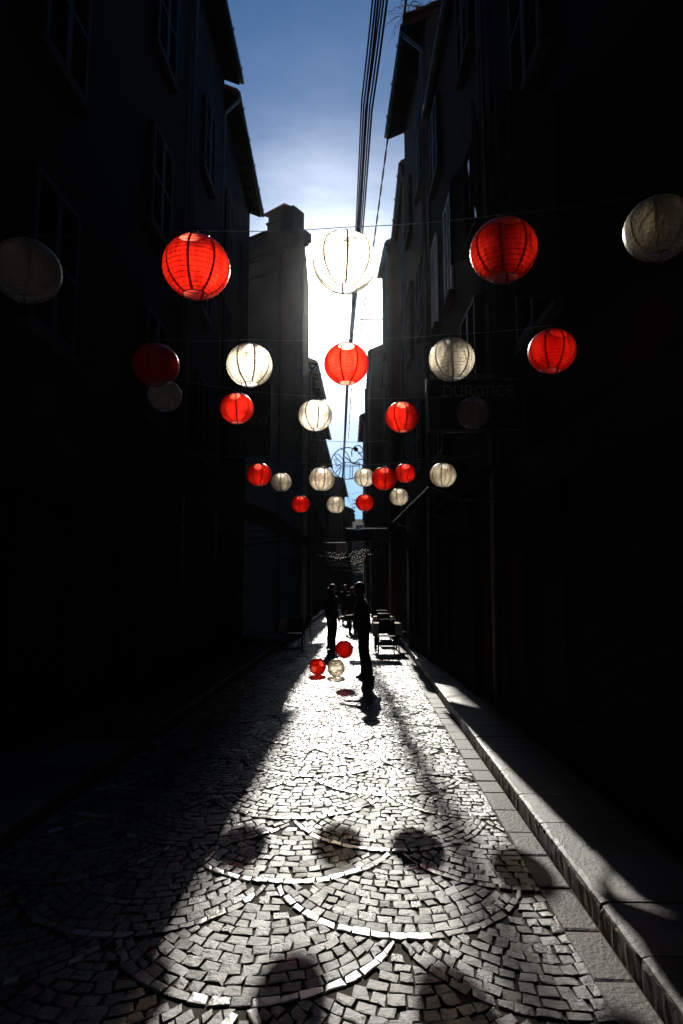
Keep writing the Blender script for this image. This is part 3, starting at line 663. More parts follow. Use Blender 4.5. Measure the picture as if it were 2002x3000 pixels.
for ri, row in enumerate(rows):
    pts = []
    for kind, u_, v_, w_, lab in row:
        d = F * 2 * LR / (w_ * S); dr = ray(u_ * S, v_ * S); p = cam.location + dr * d
        pts.append(p)
        lantern(kind, p, lab, gname[ri])
    Ym = sum(p.y for p in pts) / len(pts); pts = [p + Z * LR * 1.16 for p in pts]
    a = Vector((wall_x(-1, Ym), Ym, pts[0].z + .25)); b = Vector((wall_x(1, Ym), pts[-1].y, pts[-1].z + .12))
    line = [a] + pts + [b]; path = []
    for i in range(len(line) - 1): path += sag(line[i], line[i + 1], .012, 8)[:-1]
    wr = MB().tube(path + [line[-1]], .0022, 5).build('lantern_wire', 'wire')
    tag(wr, ['nearest', 'second', 'third', 'fourth', 'fifth', 'sixth'][ri] + ' thin wire strung across the street carrying a row of lanterns', 'wire', 'wires carrying the lantern rows')
# the three lanterns by the man
lantern('red', at(1009, 1902, 11.5), 'red lantern dangling from the hand of the standing man', 'lanterns beside the man', (R(24), R(38), .4))
lantern('red', Vector((at(931, 1946, 12.3).x, 12.3, LR * 1.005)), 'red lantern lying on the cobbles, left of the cream one', 'lanterns beside the man', (R(62), R(10), R(35)))
lantern('white', Vector((at(985, 1950, 12.1).x, 12.1, LR * 1.005)), 'cream lantern lying on its side on the cobbles', 'lanterns beside the man', (R(4), R(88), R(78)))

# ================================================================== PEOPLE
def skin_body(name, joints, edges, root, mat, parent, sub=2):
    names = list(joints); idx = {k: i for i, k in enumerate(names)}
    me = bpy.data.meshes.new(name); org = Vector(parent['_o'])
    me.from_pydata([tuple(Vector(joints[k][0]) - org) for k in names], [(idx[a], idx[b]) for a, b in edges], []); me.update()
    ob = bpy.data.objects.new(name + '_tmp', me); COL.objects.link(ob)
    md = ob.modifiers.new('s', 'SKIN'); md.use_smooth_shade = True
    sl = me.skin_vertices[0].data
    for k in names: r = joints[k][1]; sl[idx[k]].radius = (r, r) if not isinstance(r, tuple) else r
    sl[idx[root]].use_root = True
    sb = ob.modifiers.new('d', 'SUBSURF'); sb.levels = sub; sb.render_levels = sub
    dg = bpy.context.evaluated_depsgraph_get(); nm = bpy.data.meshes.new_from_object(ob.evaluated_get(dg)); bpy.data.objects.remove(ob)
    nm.materials.clear(); nm.materials.append(M[mat]); nm.polygons.foreach_set('use_smooth', [True] * len(nm.polygons))
    o2 = bpy.data.objects.new(name, nm); COL.objects.link(o2); o2.parent = parent; o2['_o'] = list(org); return o2
def person(label, base, face, H=1.75, pose=None, hair='hair', top='jacket', legs='jeans', long_hair=False, lean=0.0, arms='down', walk=0.0, fine=True):
    """base: point between the feet; face: unit direction the figure looks; proportions from H"""
    base = Vector(base); f = Vector(face).normalized(); s = Vector((f.y, -f.x, 0))          # s = the figure's right hand
    root = thing('person', label, 'person', tuple(base))
    def P(fwd, side, z): return base + f * (fwd + lean * z) * 1.0 + s * side + Z * (z * H)
    J, E = {}, []
    def j(k, fwd, side, z, r): J[k] = (P(fwd, side, z), r)
    j('pelvis', 0, 0, .525, .142); j('waist', .01, 0, .60, .138); j('chest', .015, 0, .70, .150); j('upper', .0, 0, .775, .135); j('neck', .02, 0, .835, .066); j('skull', .035, 0, .875, .075)
    E += [('pelvis', 'waist'), ('waist', 'chest'), ('chest', 'upper'), ('upper', 'neck'), ('neck', 'skull')]
    j('jaw', .065, 0, .885, .052); j('brow', .055, 0, .925, .082); j('crown', .03, 0, .955, .078); E += [('skull', 'jaw'), ('skull', 'brow'), ('brow', 'crown')]
    for q, sd in (('r', 1), ('l', -1)):
        w_ = walk * sd
        j('hip' + q, 0, .085 * sd, .49, .118); j('knee' + q, .03 + w_ * .5, .09 * sd, .275, .088); j('calf' + q, -.005 + w_ * .7, .09 * sd, .20, .084); j('ank' + q, -.02 + w_, .09 * sd, .055, .070)
        j('heel' + q, -.05 + w_, .09 * sd, .022, .036); j('ball' + q, .09 + w_, .095 * sd, .020, .036); j('toe' + q, .16 + w_, .095 * sd, .016, .025)
        E += [('pelvis', 'hip' + q), ('hip' + q, 'knee' + q), ('knee' + q, 'calf' + q), ('calf' + q, 'ank' + q), ('ank' + q, 'heel' + q), ('ank' + q, 'ball' + q), ('ball' + q, 'toe' + q)]
        j('sho' + q, .0, .165 * sd, .79, .075)
        if arms == 'reach' and sd < 0 or arms == 'both':
            j('elb' + q, .10, .22 * sd, .645, .05); j('wri' + q, .33, .10 * sd, .635, .033)
        elif arms == 'reach':
            j('elb' + q, .06, .24 * sd, .63, .05); j('wri' + q, .28, .14 * sd, .615, .033)
        else:
            j('elb' + q, -.03, .235 * sd, .62, .048); j('wri' + q, .06, .245 * sd, .485, .033)
        E += [('upper', 'sho' + q), ('sho' + q, 'elb' + q), ('elb' + q, 'wri' + q)]
    skin_body('body', J, E, 'pelvis', legs, root)
    # jacket as its own layer over the trunk and arms
    JK = {k: (J[k][0], J[k][1] + .016) for k in ('pelvis', 'waist', 'chest', 'upper')}
    JK['hem'] = (P(0, 0, .465), .165); JK['coll'] = (P(.015, 0, .825), .068); JE = [('hem', 'pelvis'), ('pelvis', 'waist'), ('waist', 'chest'), ('chest', 'upper'), ('upper', 'coll')]
    for q in 'rl':
        for k in ('sho', 'elb', 'wri'): JK[k + q] = (J[k + q][0], J[k + q][1] + .014)
        JE += [('upper', 'sho' + q), ('sho' + q, 'elb' + q), ('elb' + q, 'wri' + q)]
    skin_body('jacket', JK, JE, 'waist', top, root)
    # head: skull, nose, ears, hair
    hc = P(.045, 0, .925)
    hd = MB(); hd.ball(hc + f * .0, .1, 16, (1, 1, 1.22))
    hd.ball(hc + f * .103 - Z * .015, .017, 8, (1, 1, 1.5)); hd.ball(hc + f * .085 - Z * .062, .022, 8, (1, 1.2, .5))
    for sd in (1, -1): hd.ball(hc + s * (.098 * sd) - f * .012 - Z * .01, .022, 8, (.7, .7, 1.5)); hd.ball(hc + f * .088 + s * (.034 * sd) + Z * .012, .013, 8)
    for i, q in enumerate(hd.v):
        d = q - hc; hd.v[i] = hc + f * d.dot(f) * 1.0 + s * d.dot(s) * .80 + Z * d.z
    hd.build('head', 'skin', root, True)
    hm = MB(); n_ = 170 if fine else 60
    hm.ball(hc - f * .016 + Z * .02, .112, 16, (1, 1, 1.14)); k = 0
    for i in range(len(hm.v)):
        q = hm.v[i]; d = q - hc
        if d.dot(f) > .055 and d.z < .055: hm.v[i] = hc + d * .80
        if d.z < -.06 and d.dot(f) > -.02: hm.v[i] = hc + (hm.v[i] - hc) * .7
    for k in range(n_):                                             # loose strands
        a, b = random.uniform(0, 2 * math.pi), random.uniform(-.2, 1.4)
        d = Vector((math.cos(a) * math.cos(b), math.sin(a) * math.cos(b), math.sin(b) * 1.16))
        if d.dot(f) > .5 and d.z < .5: continue
        q = hc - f * .016 + Z * .02 + d * .108; t2 = (Vector((-d.y, d.x, 0)) * random.uniform(-.6, .6) - Z * .6 + d * .45).normalized()
        ln = random.uniform(.02, .05) * (3.2 if long_hair and d.z < .5 else 1); wv = t2.cross(d).normalized() * .0016
        hm.add([q - wv, q + wv, q + t2 * ln], [(0, 1, 2)])
    if long_hair:
        hm.tube([hc - f * .07 + Z * .03, hc - f * .10 - Z * .08, hc - f * .10 - Z * .2, hc - f * .09 - Z * .28], [.08, .085, .075, .02], 12)
    hm.build('hair', hair, root, True)
    # hands: palm and five fingers
    for q, sd in (('r', 1), ('l', -1)):
        w0, e0 = J['wri' + q][0], J['elb' + q][0]; d = (w0 - e0).normalized(); side = d.cross(Z); side = side.normalized() if side.length > .1 else s
        up = side.cross(d).normalized(); hb = MB()
        hb.tube([w0 - d * .01, w0 + d * .03, w0 + d * .075, w0 + d * .088], [.026, .034, .036, .02], 8)
        for i, (o_, ln) in enumerate(((-.026, .062), (-.009, .075), (.009, .07), (.025, .055))):
            b0_ = w0 + d * .078 + side * o_; curl = -up
            hb.tube([b0_, b0_ + d * ln * .45 + curl * .006, b0_ + d * ln * .7 + curl * .028, b0_ + d * ln * .62 + curl * .05], [.0088, .0085, .0078, .006], 6)
        tb = w0 + d * .03 + side * (-.03 * sd)
        hb.tube([tb, tb + d * .025 + side * (-.02 * sd), tb + d * .052 + side * (-.018 * sd) - up * .015], [.011, .0098, .007], 6)
        hb.build('hand', 'skin', root, True)
    for q in 'rl':                                                  # shoes
        h0, t0 = J['heel' + q][0], J['toe' + q][0]; z0 = base.z
        hx = (t0 - h0); hx.z = 0; hx.normalize(); sx = Vector((hx.y, -hx.x, 0)); sm = MB()
        prof_ = [(-.055, .030, .075), (-.02, .038, .095), (.04, .040, .085), (.11, .046, .062), (.17, .042, .05), (.205, .022, .036)]
        c0 = Vector((h0.x, h0.y, z0)); kk = len(sm.v)
        for (a, hw, hh) in prof_:
            for (b, zz) in ((-hw, .008), (-hw * 1.02, hh * .45), (-hw * .6, hh), (hw * .6, hh), (hw * 1.02, hh * .45), (hw, .008)): sm.v.append(c0 + hx * a + sx * b + Z * zz)
        for i in range(len(prof_) - 1):
            for k in range(6): k2 = (k + 1) % 6; sm.f.append((i * 6 + k, i * 6 + k2, (i + 1) * 6 + k2, (i + 1) * 6 + k))
        sm.f.append((0, 1, 2, 3, 4, 5)); e_ = (len(prof_) - 1) * 6; sm.f.append((e_ + 5, e_ + 4, e_ + 3, e_ + 2, e_ + 1, e_))
        sm.build('shoe', 'iron', root)
    return root, J
mx = at(1075, 1984, 11.66).x
man, MJ = person('standing man in dark jacket in profile, holding a lantern string in his outstretched hand', (mx, 11.66, .012), (-1, .08, 0), 1.74, lean=.10, arms='reach', walk=.05)
hand = MJ['wril'][0] + Vector((-.09, 0, -.02)); lt = at(1009, 1902, 11.5)
tag(MB().tube([hand, hand.lerp(lt, .5) + Vector((.01, 0, 0)), lt + Z * .15], .0022, 5).build('lantern_string', 'wire'), 'thin string from the man\'s hand down to the dangling red lantern', 'string')
person('woman with fair hair in a dark coat, left of the standing man and farther off', (at(972, 1900, 17.2).x, 17.2, .012), (.9, -.5, 0), 1.72, hair='hair_y', top='coat', long_hair=True, fine=True)
person('distant pedestrian in dark clothes seen between the woman and the man', (at(1012, 1800, 29).x, 29, .012), (0, -1, 0), 1.72, hair='hair', top='coat', walk=.12, fine=False)
person('distant shorter pedestrian with lit hair just left of the man\'s head', (at(1033, 1800, 23.5).x, 23.5, .012), (0, 1, 0), 1.62, hair='hair_y', top='coat', walk=.1, fine=False)

# ================================================================== TERRACE FURNITURE
def chair(label, loc, rz, group):
    root = thing('bistro_chair', label, 'chair', (0, 0, 0), group); k = []
    for sx in (-1, 1):
        MB().tube([(sx * .20, .19, 0), (sx * .19, .18, .44)], .012, 8).build('leg', 'iron', root)
        MB().tube([(sx * .20, -.22, 0), (sx * .19, -.18, .44), (sx * .19, -.20, .62), (sx * .18, -.26, .86)], .012, 8).build('leg', 'iron', root)
    st = MB().box((-.21, -.20, .44), (.21, .21, .465)); st.build('seat', 'iron', root)
    for z_, y_ in ((.855, -.262), (.72, -.232), (.58, -.205)):
        pts = [(.20 * math.cos(math.pi - math.pi * i / 10) * 1.0, y_ - .035 * math.sin(math.pi * i / 10), z_ + (.012 * math.sin(math.pi * i / 10))) for i in range(11)]
        MB().tube(pts, .013, 8).build('back_rail', 'iron', root, True)
    bp = MB(); n_ = 10
    for i in range(n_ + 1):
        x_ = .18 * math.cos(math.pi - math.pi * i / n_); y0 = .033 * math.sin(math.pi * i / n_)
        bp.v += [Vector((x_, -.20 - y0, .52)), Vector((x_, -.258 - y0, .85)), Vector((x_, -.192 - y0, .52)), Vector((x_, -.25 - y0, .85))]
    for i in range(n_):
        a, b = i * 4, i * 4 + 4; bp.f += [(a, b, b + 1, a + 1), (a + 2, a + 3, b + 3, b + 2), (a + 1, b + 1, b + 3, a + 3), (a, a + 2, b + 2, b)]
    bp.build('backrest', 'iron', root, True)
    root.location = loc; root.rotation_euler = (0, 0, rz); return root
def table(label, loc, rz, group, w_=.66):
    root = thing('cafe_table', label, 'table', (0, 0, 0), group)
    MB().box((-w_ / 2, -w_ / 2, .70), (w_ / 2, w_ / 2, .725)).build('table_top', 'wood', root)
    for sx in (-1, 1):
        for sy in (-1, 1): MB().tube([(sx * w_ * .44, sy * w_ * .44, 0), (sx * w_ * .44, sy * w_ * .44, .70)], .018, 8).build('leg', 'iron', root)
    root.location = loc; root.rotation_euler = (0, 0, rz)
    cm = MB(); n_ = 24; h_ = w_ / 2 + .008                            # cloth: top sheet with hanging folds and longer corners
    ring = []
    for i in range(4 * n_):
        s_, k = divmod(i, n_); q = -1 + 2 * k / n_
        ring.append([(q, -1), (1, q), (-q, 1), (-1, -q)][s_])
    def lay(drop, flare):
        L_ = []
        for i, (a, b) in enumerate(ring):
            cor = max(0, (abs(a) * abs(b) - .55)) ** 1.2; f_ = 1 + flare * (.05 + .045 * math.sin(i * .9) + .30 * cor)
            L_.append(Vector((a * h_ * f_, b * h_ * f_, .7295 - drop * (1 + .75 * cor))))
        return L_
    cm.v += [Vector((0, 0, .7295))] + lay(0, 0) + lay(.02, .35) + lay(.13, .8) + lay(.26, 1.0); m_ = 4 * n_
    for i in range(m_):
        j_ = (i + 1) % m_; cm.f.append((0, 1 + i, 1 + j_))
        for l_ in range(3): cm.f.append((1 + l_ * m_ + i, 1 + (l_ + 1) * m_ + i, 1 + (l_ + 1) * m_ + j_, 1 + l_ * m_ + j_))
    c = cm.build('tablecloth', 'cloth'); c.location = loc; c.rotation_euler = (0, 0, rz)
    tag(c, 'cream cloth over the ' + label.replace('square ', ''), 'tablecloth', 'tablecloths of the terrace'); return root
z0 = .012
table('square cafe table behind the nearest black chair right of the man', (.64, 16.7, z0), .04, 'terrace tables')
table('square cafe table farther back right of the man', (.70, 20.2, z0), -.05, 'terrace tables')
chair('nearest black metal chair right of the man, back turned to the camera', (.60, 15.95, z0), .03, 'terrace chairs')
chair('black metal chair between the two right tables', (.66, 19.3, z0), -.06, 'terrace chairs')
chair('black metal chair beyond the farther right table', (.68, 21.1, z0), math.pi, 'terrace chairs')
chair('black metal chair by the right wall beside the nearest table', (1.10, 17.2, z0), 1.5, 'terrace chairs')
table('square cafe table in the left shade behind the woman', (-2.0, 18.4, z0), .1, 'terrace tables')
chair('black metal chair in front of the left table', (-1.75, 16.6, z0), .2, 'terrace chairs')
chair('black metal chair at the edge of the sunlight beside the woman', (-1.7, 18.0, z0), 1.2, 'terrace chairs')

# ================================================================== SIGNS
def stroke(mb, pts, wd, o, u, v, n, th=.006):
    for i in range(len(pts) - 1):
        a, b = Vector((*pts[i], 0)), Vector((*pts[i + 1], 0)); d = (b - a); L_ = d.length
        if L_ < 1e-6: continue
        d /= L_; pnn = Vector((-d.y, d.x, 0)); w0 = wd
        P = lambda q: o + u * q.x + v * q.y
        a2, b2_ = a - d * wd * .2, b + d * wd * .2; hh = .001 * (i % 3)
        mb.hexa([P(a2 - pnn * w0 / 2) , P(b2_ - pnn * w0 / 2), P(b2_ + pnn * w0 / 2), P(a2 + pnn * w0 / 2)] + [P(a2 - pnn * w0 / 2) + n * (th + hh), P(b2_ - pnn * w0 / 2) + n * (th + hh), P(b2_ + pnn * w0 / 2) + n * (th + hh), P(a2 + pnn * w0 / 2) + n * (th + hh)])
def cv(cx, cy, rx, ry, a0, a1, n=9): return [(cx + rx * math.cos(R(a0 + (a1 - a0) * i / n)), cy + ry * math.sin(R(a0 + (a1 - a0) * i / n))) for i in range(n + 1)]
UNC = {  # rounded uncial capitals, height 1
 'D': (.95, [[(.12, 0), (.12, 1)], [(-.02, .97), (.4, 1)] + cv(.4, .5, .5, .5, 90, -90) + [(-.02, .03)]]),
 'U': (.85, [[(.12, 1)] + cv(.42, .38, .33, .38, 180, 330) + [(.72, .3)], [(.5, .98), (.72, .98), (.72, .12), (.84, 0)]]),
 'R': (.85, [[(.12, 0), (.12, 1)], [(.12, .98)] + cv(.38, .72, .32, .26, 90, -80) + [(.42, .46), (.62, .12), (.9, .02)]]),
 'A': (.85, [cv(.42, .45, .36, .45, 60, 300), [(.40, .95), (.66, .92), (.7, .3), (.72, .1), (.84, 0)]]),
 'N': (.9, [[(.0, .95), (.16, .95), (.16, 0)], [(.16, .7)] + cv(.44, .62, .3, .36, 150, 0) + [(.74, .2), (.9, .0)]]),
 'C': (.75, [cv(.45, .5, .42, .5, 55, 305)]),
 'E': (.75, [cv(.45, .5, .42, .5, 55, 305), [(.05, .5), (.7, .5)]]) }
BLK = {'B': (.6, [[(0, 0), (0, 1)], [(0, 1), (.3, 1)] + cv(.3, .77, .2, .23, 90, -90) + [(0, .54)], [(.3, .54)] + cv(.3, .27, .23, .27, 90, -90) + [(0, 0)]]),
 'u': (.55, [[(0, .8), (0, .22)] + cv(.22, .22, .22, .22, 180, 360) + [(.44, .8)], [(.44, .3), (.44, 0)]]), 'o': (.55, [cv(.22, .4, .22, .4, 0, 360, 14)]),
 'n': (.55, [[(0, 0), (0, .8)], [(0, .55)] + cv(.22, .55, .22, .25, 180, 0) + [(.44, 0)]]), 'P': (.55, [[(0, 0), (0, 1)], [(0, 1), (.25, 1)] + cv(.25, .75, .2, .25, 90, -90) + [(0, .5)]]),
 'I': (.2, [[(.05, 0), (.05, 1)]]), 'Z': (.52, [[(0, 1), (.42, 1), (0, 0), (.42, 0)]]), 'E': (.48, [[(.38, 1), (0, 1), (0, 0), (.38, 0)], [(0, .52), (.32, .52)]]),
 'R': (.55, [[(0, 0), (0, 1)], [(0, 1), (.25, 1)] + cv(.25, .76, .19, .24, 90, -90) + [(0, .52)], [(.2, .52), (.44, 0)]]), 'A': (.58, [[(0, 0), (.24, 1), (.48, 0)], [(.09, .34), (.39, .34)]])}
def text(mb, s_, font, o, u, v, n, h, wd):
    x = 0
    for c in s_:
        adv, st = font[c]
        for p in st: stroke(mb, [((x + a) * h, b * h) for a, b in p], wd, o, u, v, n)
        x += adv + .12
    return x * h
X = Vector((1, 0, 0)); NY = Vector((0, -1, 0))
def proj_sign(label, x0, x1, Y, zb, zt, wallx, mat, th=.06):
    root = thing('hanging_sign', label, 'sign', ((x0 + x1) / 2, Y, zb))
    bd = MB().box((x0, Y, zb), (x1, Y + th, zt)).build('board', mat, root)
    fr = MB(); e = .012
    fr.box((x0 - e, Y - .006, zb - e), (x0 - .001, Y + th + .006, zt + e)); fr.box((x1 + .001, Y - .006, zb - e), (x1 + e, Y + th + .006, zt + e))
    fr.box((x0, Y - .005, zb - e), (x1, Y + th + .005, zb - .001)); fr.box((x0, Y - .005, zt + .001), (x1, Y + th + .005, zt + e)); fr.build('frame', 'zinc', bd)
    for xe_ in (x0 - .016, x1 + .016): MB().tube([(xe_, Y + th / 2, zb - .015), (xe_, Y + th / 2, zt + .015)], .013 if th < .1 else .022, 10).build('edge_tube', 'wire', bd, True)
    MB().tube([(x0, Y + th / 2, zb - .02), (x1, Y + th / 2, zb - .02)], .010, 8).build('edge_tube', 'wire', bd, True)
    for z_ in (zt + .05, ):
        MB().tube([(min(x0, wallx) if wallx < x0 else x0 + .05, Y + .03, z_), (max(x1, wallx) if wallx > x1 else x1 - .05, Y + .03, z_)], .014, 8).build('bracket', 'iron', root)
    return root, bd
a0 = at(984 * S, 872 * S, 6.8); a1 = at(1000 * S, 986 * S, 6.8)
sg, bd = proj_sign('black projecting shop sign with uncial lettering on the right', a0.x, a0.x + 1.02, 6.8, a1.z, a0.z, 1.80, 'dark_sign')
tx = at(1016 * S, 910 * S, 6.8); lm = MB(); text(lm, 'DURANCE', UNC, Vector((tx.x, 6.797, tx.z)), X, Z, NY, .118, .017); lm.build('lettering', 'letter', bd)
a0 = at(512 * S, 880 * S, 16.4); a1 = at(620 * S, 1045 * S, 16.4)
sg, bd = proj_sign('dark pizzeria sign with a bright metal edge hanging on the left', a0.x, a1.x, 16.4, a1.z, a0.z, -3.67, 'dark_sign', .12)
lm = MB(); q_ = at(534 * S, 976 * S, 16.4); text(lm, 'Buono', BLK, Vector((q_.x, 16.397, q_.z)), X, Z, NY, .285, .05)
q_ = at(527 * S, 1038 * S, 16.4); text(lm, 'PIZZERIA', BLK, Vector((q_.x, 16.397, q_.z)), X, Z, NY, .24, .038); lm.build('lettering', 'letter_y', bd)
a0 = at(1010, 1553, 21.5); a1 = at(1098, 1584, 21.5)
proj_sign('long navy sign board projecting over the lane far ahead', a0.x, a1.x, 21.5, a1.z, a0.z, 1.26, 'navy')
a0 = at(987, 1594, 24.5); a1 = at(1018, 1616, 24.5)
sg, bd = proj_sign('small cream notice board with lines of writing far down the lane', a0.x, a1.x, 24.5, a1.z, a0.z, -2.08, 'cloth', .03)
lm = MB(); wd_ = a1.x - a0.x
for k, (z_, h_, n_) in enumerate(((.66, .16, 5), (.40, .07, 9), (.16, .07, 8))):
    for i in range(n_):
        q0 = .1 + .8 * i / n_; lm.box((a0.x + wd_ * q0, 24.494, a1.z + (a0.z - a1.z) * z_), (a0.x + wd_ * (q0 + .8 / n_ * .65), 24.499, a1.z + (a0.z - a1.z) * (z_ + h_)))
lm.build('lettering', 'iron', bd)

# awning over the right shopfronts
aw = thing('awning', 'dark canvas awning sloping out from the right wall beyond the deep-eaved house', 'awning', (1.4, 15.2, 0))
am = MB(); Pw = [Vector((1.68, 10.2, 3.75)), Vector((1.36, 15.8, 3.75)), Vector((.79, 15.9, 3.3)), Vector((1.10, 10.2, 3.3))]
am.add(Pw + [q + Z * .02 for q in Pw], [(0, 1, 2, 3), (7, 6, 5, 4), (2, 3, 7, 6), (0, 4, 7, 3), (1, 2, 6, 5)]); am.build('canopy', 'awning', aw)
MB().tube([Pw[3], Pw[2]], .012, 8).build('front_bar', 'iron', aw)
vm = MB()
for i in range(14):
    p0, p1 = Pw[3].lerp(Pw[2], i / 14), Pw[3].lerp(Pw[2], (i + 1) / 14 - .004); pm = (p0 + p1) / 2
    vm.add([p0, p1, p1 - Z * .14, pm - Z * .18, p0 - Z * .14], [(0, 1, 2, 3, 4)])
vm.build('valance', 'awning', aw)
for q, wx in ((3, 1.67), (2, 1.36)): MB().tube([Pw[q], Vector((wx, Pw[q].y + .1, 3.1))], .012, 6).build('arm', 'zinc', aw)

for k, (ya, yb, xe, lab) in enumerate(((7.1, 9.2, .96, 'small dark awning on the right before the white window frames'), (8.4, 12.34, -1.20, 'dark awning over the left terrace nearest the pizzeria sign'), (12.40, 16.0, -1.36, 'middle dark awning on the left side of the street'), (17.4, 20.4, -1.42, 'farther dark awning on the left beside the woman'), (17.4, 21.0, .74, 'farther dark awning on the right above the terrace chairs'))):
    a_ = thing('awning', lab, 'awning', (-3.4 if xe < 0 else 1.8, ya, 0), 'dark shop awnings'); xw = (1.79 if xe > 0 and ya < 9 else 1.35 if xe > 0 else -3.47 if yb < 14 else -3.64); k -= 1; sgn = -1 if xe > 0 else 1
    zs, ze_ = (3.45, 3.60, 3.75, 3.7, 3.2)[k], (2.68, 2.84, 3.0, 3.25, 2.78)[k]; n_ = 10; cm = MB()
    for i in range(n_ + 1):
        for t_ in (0, .25, .5, .75, 1):
            y_ = ya + (yb - ya) * i / n_; cm.v.append(Vector((xw + (xe - xw) * t_ + (.02 * math.sin(i * 1.9 + k) if t_ == 1 else 0), y_, zs + (ze_ - zs) * t_ - .05 * math.sin(math.pi * t_) * (1 - abs(2 * i / n_ - 1) ** 4))))
    nv_ = len(cm.v); cm.v += [q + Z * .012 for q in cm.v]
    for i in range(n_):
        for j_ in range(4): b_ = i * 5 + j_; cm.f += [(b_, b_ + 1, b_ + 6, b_ + 5), (nv_ + b_ + 5, nv_ + b_ + 6, nv_ + b_ + 1, nv_ + b_)]
    cm.build('canopy', 'awning', a_)
    MB().tube([(xe - .06 * sgn, ya, ze_ - .03), (xe - .06 * sgn, yb, ze_ - .03)], .02, 8).build('front_bar', 'awning', a_)
    vm = MB(); nn_ = 12
    for i in range(nn_ if xe < 0 else 0):
        y0_, y1_ = ya + (yb - ya) * i / nn_ + .004, ya + (yb - ya) * (i + 1) / nn_ - .004; d_ = .16 + random.uniform(-.015, .015)
        pts = [(xe - .02, y0_, ze_ - .02), (xe - .02, y1_, ze_ - .02)] + [(xe - .02 + .01 * math.sin(i), y1_ + (y0_ - y1_) * q / 6, ze_ - d_ - .05 * math.sin(math.pi * q / 6)) for q in range(7)]
        vm.add(pts, [tuple(range(len(pts)))])
    if xe < 0: vm.build('valance', 'awning', a_)
    for y_ in (ya + .1, yb - .1): MB().tube([(xe, y_, ze_), ((xe + xw) / 2 - .2, y_ + .25, ze_ - .08), (xw + .03, y_, 2.7)], .014, 6).build('arm', 'iron', a_)

# ================================================================== CABLES
def zline(px, py, H):                                              # point of a line that runs H above the eye
    d = ray(px, py); t_ = H / d.z; return cam.location + d * t_
top = [855, 862, 868, 874, 880, 888]; bot = [816, 819, 822, 825, 828, 832]
for i in range(6):
    H_ = 12.0 + .04 * i
    p0, p1 = zline(top[i] * S, 4 * S, H_), zline(bot[i] * S, 540 * S, H_)
    pm = zline((842 + (i - 2.5) * 4.6) * S, (230 + 12 * (i % 3)) * S, H_ - .09)
    d = (p0 - p1).normalized(); far = zline((797.5 + .5 * i) * S, 880 * S, H_ + .02 * i); end = Vector((-1.78 - .012 * i, 61.15, 11.8 - .05 * i))
    pts = [p0 + d * 20] + sag(p0, pm, .05, 5) + sag(pm, p1, .04, 5)[1:] + sag(p1, far, .05, 8)[1:] + sag(far, end, .35, 10)[1:]
    ob = MB().tube(pts, .020 + .003 * (i % 3), 6).build('overhead_cable', 'rubber', None, True)
    tag(ob, ['leftmost black cable of the overhead bundle against the sky', 'second black cable from the left in the overhead bundle', 'third black cable from the left in the overhead bundle', 'third black cable from the right in the overhead bundle', 'second black cable from the right in the overhead bundle', 'rightmost black cable of the overhead bundle against the sky'][i], 'cable', 'bundle of black overhead cables')
tag(MB().tube(sag(zline(806 * S, 740 * S, 11.8), zline(795 * S, 900 * S, 11.8), .08, 8) + sag(zline(795 * S, 900 * S, 11.8), (-1.9, 61.1, 11.6), .3, 16)[1:], .05, 8).build('trunk_cable', 'rubber', None, True), 'thick sagging black cable hanging straight down the strip of sky', 'cable')
A_ = [zline(u_ * S, v_ * S, 10.3) for u_, v_ in ((932, 2), (914, 150), (890, 320), (858, 560), (806, 900), (800, 1010))]
A_ = [A_[0] + (A_[0] - A_[1]) * 3] + A_
fine = []
for i in range(len(A_) - 1): fine += [A_[i].lerp(A_[i + 1], k / 40) for k in range(40)]
tw = MB()
for ph in (0, math.pi): tw.tube([p + Vector((math.cos(j * .55 + ph), 0, math.sin(j * .55 + ph))) * .013 for j, p in enumerate(fine)], .0125, 5)
tag(tw.build('twisted_cable', 'rubber', None, True), 'twisted pair cable passing under the deep eave beside the cable bundle', 'cable')
tag(MB().tube(sag((-2.0, 21.1, at(870, 1100, 21.1).z), (1.03, 21.9, at(1125, 1020, 21.9).z), .2), .012, 6).build('cross_cable', 'rubber'), 'single cable slung across the street behind the central red lantern', 'cable')
tag(MB().tube(sag((-2.1, 23.2, at(897, 1284, 23.2).z), (.98, 22.9, at(1120, 1290, 22.9).z), .1), .009, 6).build('span_wire', 'wire'), 'thin span wire that carries the wire decoration', 'wire')
for lab, (xa, xb, y_, Y_) in (('upper iron bracket arm reaching over the street from the right', (1050, 1180, 936, 24.0)), ('lower iron bracket arm reaching over the street from the right', (1078, 1192, 1040, 20.5))):
    a, b = at(xa, y_, Y_), at(xb, y_ - 2, Y_); b.x = .94 if Y_ > 22 else 1.28
    tag(MB().tube([a, b], .028, 8).tube([a + Vector((.15, 0, 0)), a.lerp(b, .75) - Z * .0 + Z * .22, b + Z * .28], .012, 6).build('bracket_arm', 'iron'), lab, 'bracket', 'iron arms on the right walls')
